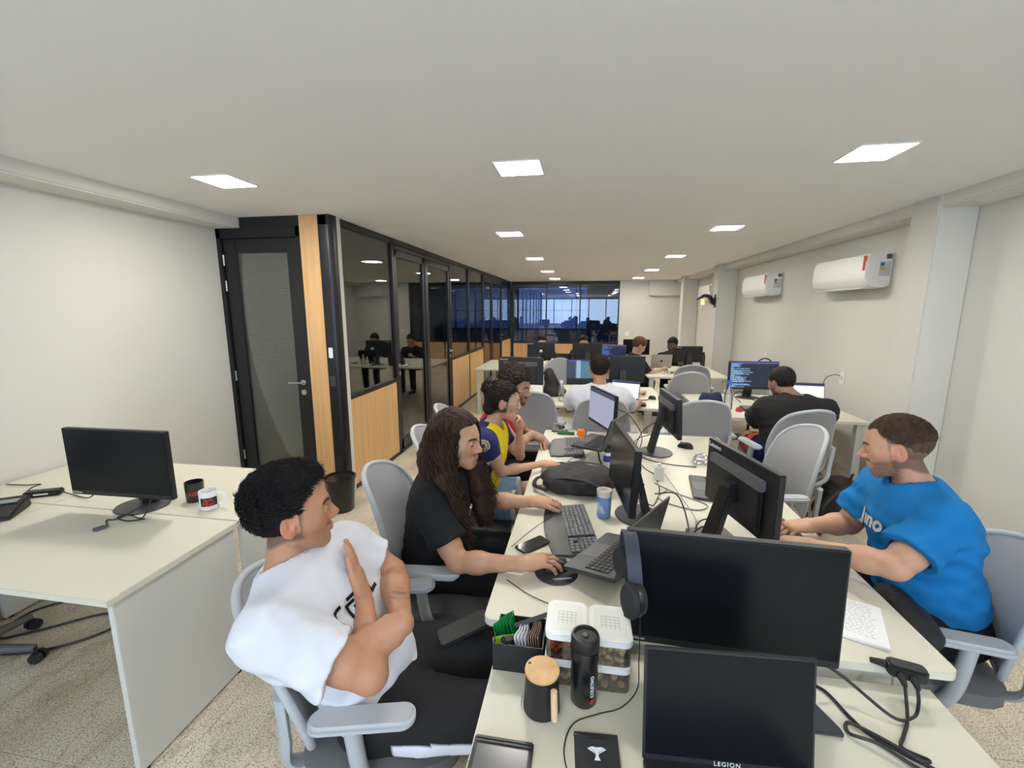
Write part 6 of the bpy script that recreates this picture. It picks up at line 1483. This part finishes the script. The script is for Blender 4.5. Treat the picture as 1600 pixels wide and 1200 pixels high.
MB().add([(-0.08, -0.09, 0.001), (0.08, -0.09, 0.001), (0.08, 0.09, 0.001), (-0.08, 0.09, 0.001), (-0.08, -0.09, 0.02), (0.08, -0.09, 0.02), (0.08, 0.09, 0.06), (-0.08, 0.09, 0.06)], [(3, 2, 1, 0), (4, 5, 6, 7), (0, 1, 5, 4), (1, 2, 6, 5), (2, 3, 7, 6), (3, 0, 4, 7)]).build('base', M_PLBLACK, t, bevel=0.006)
MB().tube(bez([(-0.055, -0.085, 0.035), (-0.055, -0.06, 0.052), (-0.055, 0.05, 0.075), (-0.055, 0.085, 0.068)]), [0.02]*3+[0.014]*30+[0.02]*4, 8).build('handset', M_BLKSAT, t, smooth=True)
MB().bb(-0.01, 0.06, 0.02, 0.06, 0.048, 0.054).build('display', M_SILVER, t)
cable([(-2.95, 1.45, 0.008), (-2.7, 1.50, 0.008), (-2.52, 1.62, 0.008), (-2.45, 1.78, 0.008), (-2.62, 1.80, 0.008), (-2.85, 1.62, 0.008), (-2.98, 1.56, 0.008), (-3.05, 1.75, 0.008), (-2.85, 1.95, 0.008), (-2.75, 2.1, 0.008)], 0.006, 'black cable looped on the floor under the left corner desks')
# ---- floor things
t = thing('waste_bin', 'black plastic waste bin by the oak panel', 'bin', (-2.02, 3.24, 0))
MB().lathe([(0.095, 0.001), (0.10, 0.006), (0.125, 0.29), (0.118, 0.29), (0.094, 0.012)], 32).build('bucket', mat('bin_black', (0.012, 0.012, 0.013), 0.25), t, smooth=True); MB().lathe([(0.124, 0.278), (0.131, 0.28), (0.131, 0.298), (0.117, 0.298), (0.117, 0.285)], 32).build('rim', mat('bin_black', (1, 1, 1)), t, smooth=True)
o = MB().bb(-0.008, 0.008, -0.065, 0.065, 0.0008, 0.0025).build('paper_strip', M_PAPER); o.location = (-1.342, 2.70, 0); o.rotation_euler = (0, 0, radians(-12)); tag(o, 'thin white paper strip lying on the floor tiles', 'paper')
t = thing('stool', 'black swivel stool under the edge of the code monitor desk', 'stool', (1.20, 4.30, 0))
MB().lathe([(0.17, 0.42), (0.19, 0.44), (0.19, 0.475), (0.16, 0.49)], 28).build('seat', M_PLBLACK, t, smooth=True); MB().lathe([(0.028, 0.07), (0.028, 0.25), (0.016, 0.26), (0.016, 0.42)], 14).build('column', M_PLBLACK, t, smooth=True)
for k in range(5):
    a = 2*pi*k/5; MB().tube([(0.02*cos(a), 0.02*sin(a), 0.10), (0.27*cos(a), 0.27*sin(a), 0.065)], [0.026, 0.017], 8).build('base_leg', M_PLBLACK, t, smooth=True); MB().cyl((0.27*cos(a)-0.02*sin(a), 0.27*sin(a)+0.02*cos(a), 0.027), (0.27*cos(a)+0.02*sin(a), 0.27*sin(a)-0.02*cos(a), 0.027), 0.026).build('caster', M_RUBBER, t, smooth=True)
# ---- wall things
def aircon(label, yc, w=0.92):
    t = thing('air_conditioner', label, 'air conditioner', (XR-0.002, yc, 1.885), 0, 'wall air conditioners')
    prof = [(0, 0.02), (0, 0.30), (-0.16, 0.30), (-0.185, 0.285), (-0.20, 0.22), (-0.205, 0.10), (-0.19, 0.045), (-0.15, 0.012), (-0.05, 0.0)]
    b = MB(); n = len(prof); vs = [(x, y_, z) for y_ in (-w/2, w/2) for x, z in prof]
    b.add(vs, [tuple(range(n)), tuple(range(2*n-1, n-1, -1))]+[(i, n+i, n+(i+1) % n, (i+1) % n) for i in range(n)]); b.build('casing', M_WHITE, t, bevel=0.006)
    MB().bb(-0.192, -0.06, -w/2+0.04, w/2-0.08, -0.004, 0.004).build('louvre', M_WHITE, t, bevel=0.002); MB().bb(-0.17, -0.03, -w/2+0.06, w/2-0.1, -0.0015, 0.002).build('outlet_slot', M_MIDGREY, t)
    MB().bb(-0.10, -0.015, -w/2-0.0015, -w/2, 0.10, 0.22).build('energy_label', mat('label_grey', srgb(196, 198, 204), 0.6), t)
    MB().bb(-0.095, -0.065, -w/2-0.0022, -w/2-0.0016, 0.185, 0.215).build('label_blue_mark', mat('label_blue2', srgb(40, 110, 200), 0.6), t); MB().bb(-0.095, -0.055, -w/2-0.0022, -w/2-0.0016, 0.150, 0.172).build('label_yellow_mark', mat('label_yellow', srgb(215, 170, 60), 0.6), t)
    MB().bb(-0.055, -0.012, -w/2-0.0015, -w/2, 0.245, 0.285).build('rating_plate', M_MIDGREY, t)
    MB().bb(-0.2035, -0.195, -w/2+0.02, -w/2+0.055, 0.15, 0.275).build('sticker', mat('sticker_red', srgb(205, 60, 70), 0.6), t); MB().bb(-0.204, -0.196, -w/2+0.022, -w/2+0.05, 0.225, 0.262).build('sticker_emblem', mat('sticker_gold', srgb(150, 120, 40), 0.6), t)
    return t
aircon('nearest white air conditioner with red sticker beside the near column', 4.84); aircon('middle white air conditioner on the right wall', 7.02); aircon('farthest white air conditioner behind the dragon sconce', 9.75)
def outlet(label, y, z, x=XR):
    t = thing('wall_outlet', label, 'outlet', (x-0.001, y, z)); MB().bb(-0.008, 0, -0.04, 0.04, -0.06, 0.06).build('plate', M_WHITE, t, bevel=0.003); MB().bb(-0.010, -0.008, -0.018, 0.018, -0.02, 0.02).build('socket', mat('socket_grey', srgb(205, 205, 200), 0.5), t); return t
outlet('white wall outlet with a black plug on the right wall', 4.90, 1.0); outlet('white wall outlet higher up behind the code monitor', 6.85, 1.02)
cable([(XR-0.012, 4.92, 1.02), (XR-0.05, 4.95, 1.03), (XR-0.08, 5.05, 0.98), (XR-0.07, 5.12, 0.86), (XR-0.10, 5.1, 0.77)], 0.004, 'black power cord plugged into the right wall outlet')
t = thing('wall_switch', 'white switch plate on the far end wall', 'switch', (1.17, YF-0.001, 1.02)); MB().bb(-0.06, 0.06, -0.008, 0, -0.06, 0.06).build('plate', M_WHITE, t, bevel=0.003); MB().bb(-0.02, 0.02, -0.011, -0.008, -0.03, 0.03).build('rocker', M_WHITE, t)
# dragon sconce
t = thing('dragon_sconce', 'black winged dragon sconce holding a small lantern on the column', 'sconce', (2.30, 8.46, 1.85)); t.scale = (0.7, 0.7, 0.7)
BKM = mat('cast_black', (0.015, 0.013, 0.012), 0.5)
MB().bb(-0.015, 0, -0.05, 0.05, -0.18, 0.16).build('wall_plate', BKM, t, bevel=0.005)
MB().tube(bez([(-0.01, 0, -0.10), (-0.07, 0.02, -0.04), (-0.10, 0, 0.05), (-0.18, -0.01, 0.11), (-0.28, 0, 0.12), (-0.36, 0.0, 0.07)]), [0.03+0.018*sin(i/60*pi) for i in range(61)], 8).build('dragon_body', BKM, t, smooth=True)
for s in (-1, 1): MB().add([(-0.06, s*0.02, 0.03), (-0.02, s*0.22, 0.16), (-0.10, s*0.25, 0.06), (-0.06, s*0.18, -0.02), (-0.13, s*0.16, -0.01), (-0.09, s*0.08, -0.05)], [(0, 1, 2, 3), (0, 3, 4, 5)]).grid(lambda u, v, s=s: ((-0.06-0.06*v, s*(0.02+0.2*u), 0.04+0.1*u-0.1*v), (1, 0, 0)), 4, 3, 0.006).build('wing', BKM, t)
MB().tube([(-0.36, 0, 0.07), (-0.42, 0, 0.045), (-0.46, 0, 0.02)], [0.03, 0.02, 0.008], 8).build('dragon_head', BKM, t, smooth=True)
MB().tube([(-0.30, 0, 0.10), (-0.30, 0, 0.04)], 0.006, 6).build('lantern_hook', BKM, t)
ln = MB().lathe([(0.012, 0.03), (0.05, 0.01), (0.045, -0.02), (0.055, -0.10), (0.03, -0.13)], 6, Matrix.Translation((-0.30, 0, 0.02))).build('lantern', mat('lantern_glass', srgb(235, 200, 140), 0.4, emis=(1, 0.75, 0.4), estr=0.6), t)
MB().tube([(-0.30, 0, -0.12), (-0.30, 0, -0.34)], 0.003, 5).build('pull_chain', BKM, t)
# ---- desk of the white shirt man
t = thing('water_bottle', 'white metal flask with ring cap on the white shirt man\'s desk', 'bottle', (-0.43, 5.02, DZ)); MB().lathe([(0.033, .001), (0.036, .005), (0.036, 0.19), (0.026, 0.205)], 22).build('body', M_WHITE, t, smooth=True); MB().lathe([(0.027, 0.2055), (0.028, 0.235), (0.02, 0.24)], 22).build('cap', M_PLBLACK, t, smooth=True)
MB().tube([(0.020*cos(a), 0, 0.255+0.02*sin(a)) for a in [2*pi*k/14 for k in range(14)]], 0.004, 6, closed=True).build('carry_ring', M_PLBLACK, t, smooth=True)
M_PET = glass_mat('pet', (0.90, 0.93, 0.95), 0.14)
def pet(label, x, y, capm, s=1.0):
    t = thing('plastic_bottle', label, 'bottle', (x, y, DZ)); MB().lathe([(0.030*s, .001), (0.033*s, .01), (0.031*s, 0.05), (0.033*s, 0.06), (0.031*s, 0.07), (0.033*s, 0.14), (0.014*s, 0.19*s), (0.013*s, 0.20*s)], 20).build('body', M_PET, t, smooth=True)
    MB().lathe([(0.0165*s, 0.195*s), (0.0165*s, 0.222*s), (0.012*s, 0.224*s)], 16).build('cap', capm, t, smooth=True)
pet('clear plastic water bottle with white cap left of the white shirt man', -0.222, 4.53, M_WHITE, 1.0); pet('large clear water bottle with blue cap on the code monitor desk', 1.395, 4.43, mat('cap_blue', srgb(50, 110, 220), 0.5), 1.25)
def deskpack(vx):
    c = V3(-0.34, 4.84, DZ+0.10); vx.cone(c-V3(0, 0, 0.04), c+V3(-0.03, 0, 0.16), 0.10, 0.055, 0.03, disp=lambda X, Y, Z: 0.012*wav(X, Y, Z, 35, .4)); vx.ell(c+V3(0.07, 0, -0.05), np.eye(3), (0.09, 0.08, 0.05), 0.03); vx.op(lambda X, Y, Z: (DZ+0.002)-Z+0*X+0*Y, c-.4, c+.4, 0.01, 'i')
soft_thing('backpack', 'slumped black backpack standing on the white shirt man\'s desk', 'backpack', [deskpack], M_NYLON, (-0.52, 4.68, DZ), (-0.14, 5.0, DZ+0.36), 0.010)
mouse('black mouse under the white shirt man\'s right hand', 0.60, 4.44, DZ+.001, 0); mouse('small dark mouse on the right end of the white shirt man\'s desk', 0.74, 4.80, DZ+.001, 30)
t = thing('charger', 'pale charger brick among cables right of the bright laptop', 'adapter', (0.66, 4.98, DZ), radians(20)); MB().bb(-0.04, 0.04, -0.03, 0.03, 0.0005, 0.06).build('brick', mat('cream_brick', srgb(222, 206, 170), 0.5), t, bevel=0.006); MB().bb(-0.015, 0.015, -0.04, -0.03, 0.015, 0.04).build('socket', M_RED, t, bevel=0.003)
cable([(0.66, 4.93, DZ+0.02), (0.60, 4.86, DZ+0.05), (0.55, 4.76, DZ+0.005), (0.66, 4.72, DZ+0.005), (0.72, 4.78, DZ+0.01)], 0.004, 'dark cable curling round the pale charger')
cable([(-0.10, 4.9, DZ+0.006), (-0.16, 4.8, DZ+0.02), (-0.08, 4.72, DZ+0.005), (-0.02, 4.62, DZ+0.005), (-0.12, 4.6, DZ+0.005)], 0.006, 'pale tangle of cable behind the clear bottle', M_CABLEW)
# ---- code monitor desk
def bluebag(vx):
    c = V3(1.27, 4.55, DZ+0.07); vx.cone(c-V3(0.06, 0, 0.02), c+V3(0.06, 0, -0.02), 0.055, 0.055, 0.03, w=V3(0, 0, 1), ws=1.6, disp=lambda X, Y, Z: 0.007*wav(X, Y, Z, 40, .9)); vx.op(lambda X, Y, Z: (DZ+0.002)-Z+0*X+0*Y, c-.4, c+.4, 0.01, 'i')
soft_thing('handbag', 'navy blue bag on the corner of the code monitor desk', 'bag', [bluebag], mat('navy_cloth', srgb(24, 36, 72), 0.8, bump=.3, bscale=200), (1.12, 4.42, DZ), (1.42, 4.68, DZ+0.20), 0.010)
keyboard('black keyboard on the code monitor desk', 1.72, 4.42, DZ+.001, 0, w=0.40, palm=0.02)
mouse('red mouse beside the blue capped bottle', 1.475, 4.36, DZ+.001, -20, M_RED)
t = thing('headset', 'dark headset hung behind the code monitor', 'headphones', (1.93, 5.06, 1.10)); MB().tube([(0.075*cos(a), 0, 0.075*sin(a)) for a in [pi*k/16 for k in range(17)]], 0.014, 8, flat=0.5).build('headband', mat('navy_pad', (1, 1, 1)), t, smooth=True)
for s in (-1, 1): MB().lathe([(0.02, -0.015), (0.036, -0.01), (0.036, 0.01), (0.02, 0.015)], 18, Matrix.Translation((s*0.075, 0, -0.03)) @ Matrix.Rotation(radians(90), 4, 'Y')).build('ear_cup', M_BLKSAT, t, smooth=True)
cable([(1.62, 4.75, DZ+0.005), (1.58, 4.85, DZ+0.06), (1.66, 4.92, DZ+0.09), (1.74, 4.86, DZ+0.03), (1.86, 4.80, DZ+0.005), (1.95, 4.9, DZ+0.06), (2.02, 4.84, DZ+0.005)], 0.004, 'looping dark cables below the code monitor')
# ---- far desks
t = thing('flask', 'dark tall flask at the right end of the far desk', 'bottle', (1.94, 7.58, DZ)); MB().lathe([(0.034, .001), (0.037, .006), (0.037, 0.19), (0.025, 0.22)], 18).build('body', M_BLKSAT, t, smooth=True); MB().lathe([(0.026, 0.2205), (0.026, 0.255), (0.015, 0.26)], 18).build('cap', M_PLBLACK, t, smooth=True)
t = thing('charger', 'white charger on the far desk in front of the silver laptop', 'adapter', (1.30, 6.80, DZ), radians(15)); MB().bb(-0.05, 0.05, -0.03, 0.03, 0.0005, 0.045).build('brick', mat('cream_brick', (1, 1, 1)), t, bevel=0.005); MB().bb(-0.02, 0.02, -0.035, -0.03, 0.01, 0.03).build('socket', M_DKGREY, t)
cable([(1.36, 6.80, DZ+0.02), (1.45, 6.85, DZ+0.05), (1.55, 6.80, DZ+0.005), (1.65, 6.9, DZ+0.04), (1.60, 7.05, DZ+0.01)], 0.006, 'dark tangled cables on the far desk beside the white charger')
cable([(1.05, 6.75, DZ+0.006), (1.15, 6.70, DZ+0.03), (1.22, 6.78, DZ+0.006), (1.12, 6.85, DZ+0.006)], 0.008, 'white cable loop at the left of the far desk', M_CABLEW)
t = thing('desk_lamp', 'thin dark desk lamp with a small white head at the back left', 'lamp', (-0.68, 7.0, DZ)); MB().lathe([(0.05, 0.001), (0.05, 0.01), (0.01, 0.014)], 20).build('base', M_PLBLACK, t, smooth=True); MB().cyl((0, 0, 0.012), (0, 0, 0.27), 0.009).build('stem', M_PLBLACK, t); MB().lathe([(0.008, 0.27), (0.025, 0.28), (0.02, 0.31)], 14).build('head', M_WHITE, t, smooth=True)
for i, (x, y, h, lab) in enumerate(((-0.58, 6.98, 0.13, 'white bottle nearest the thin desk lamp'), (-0.50, 7.0, 0.16, 'pale yellowish bottle between two white ones at the back left'), (-0.43, 6.98, 0.15, 'white bottle closest to the far dark laptop'))):
    t = thing('small_bottle', lab, 'bottle', (x, y, DZ)); MB().lathe([(0.024, .001), (0.026, .004), (0.026, h*0.7), (0.012, h*0.82), (0.012, h)], 14).build('body', M_WHITE if i != 1 else mat('pale_yellow', srgb(214, 206, 160), 0.5), t, smooth=True)
    MB().lathe([(0.013, h), (0.013, h+0.018), (0.008, h+0.02)], 12).build('cap', mat('cap_violet', srgb(90, 80, 160), 0.5) if i == 2 else M_WHITE, t, smooth=True)
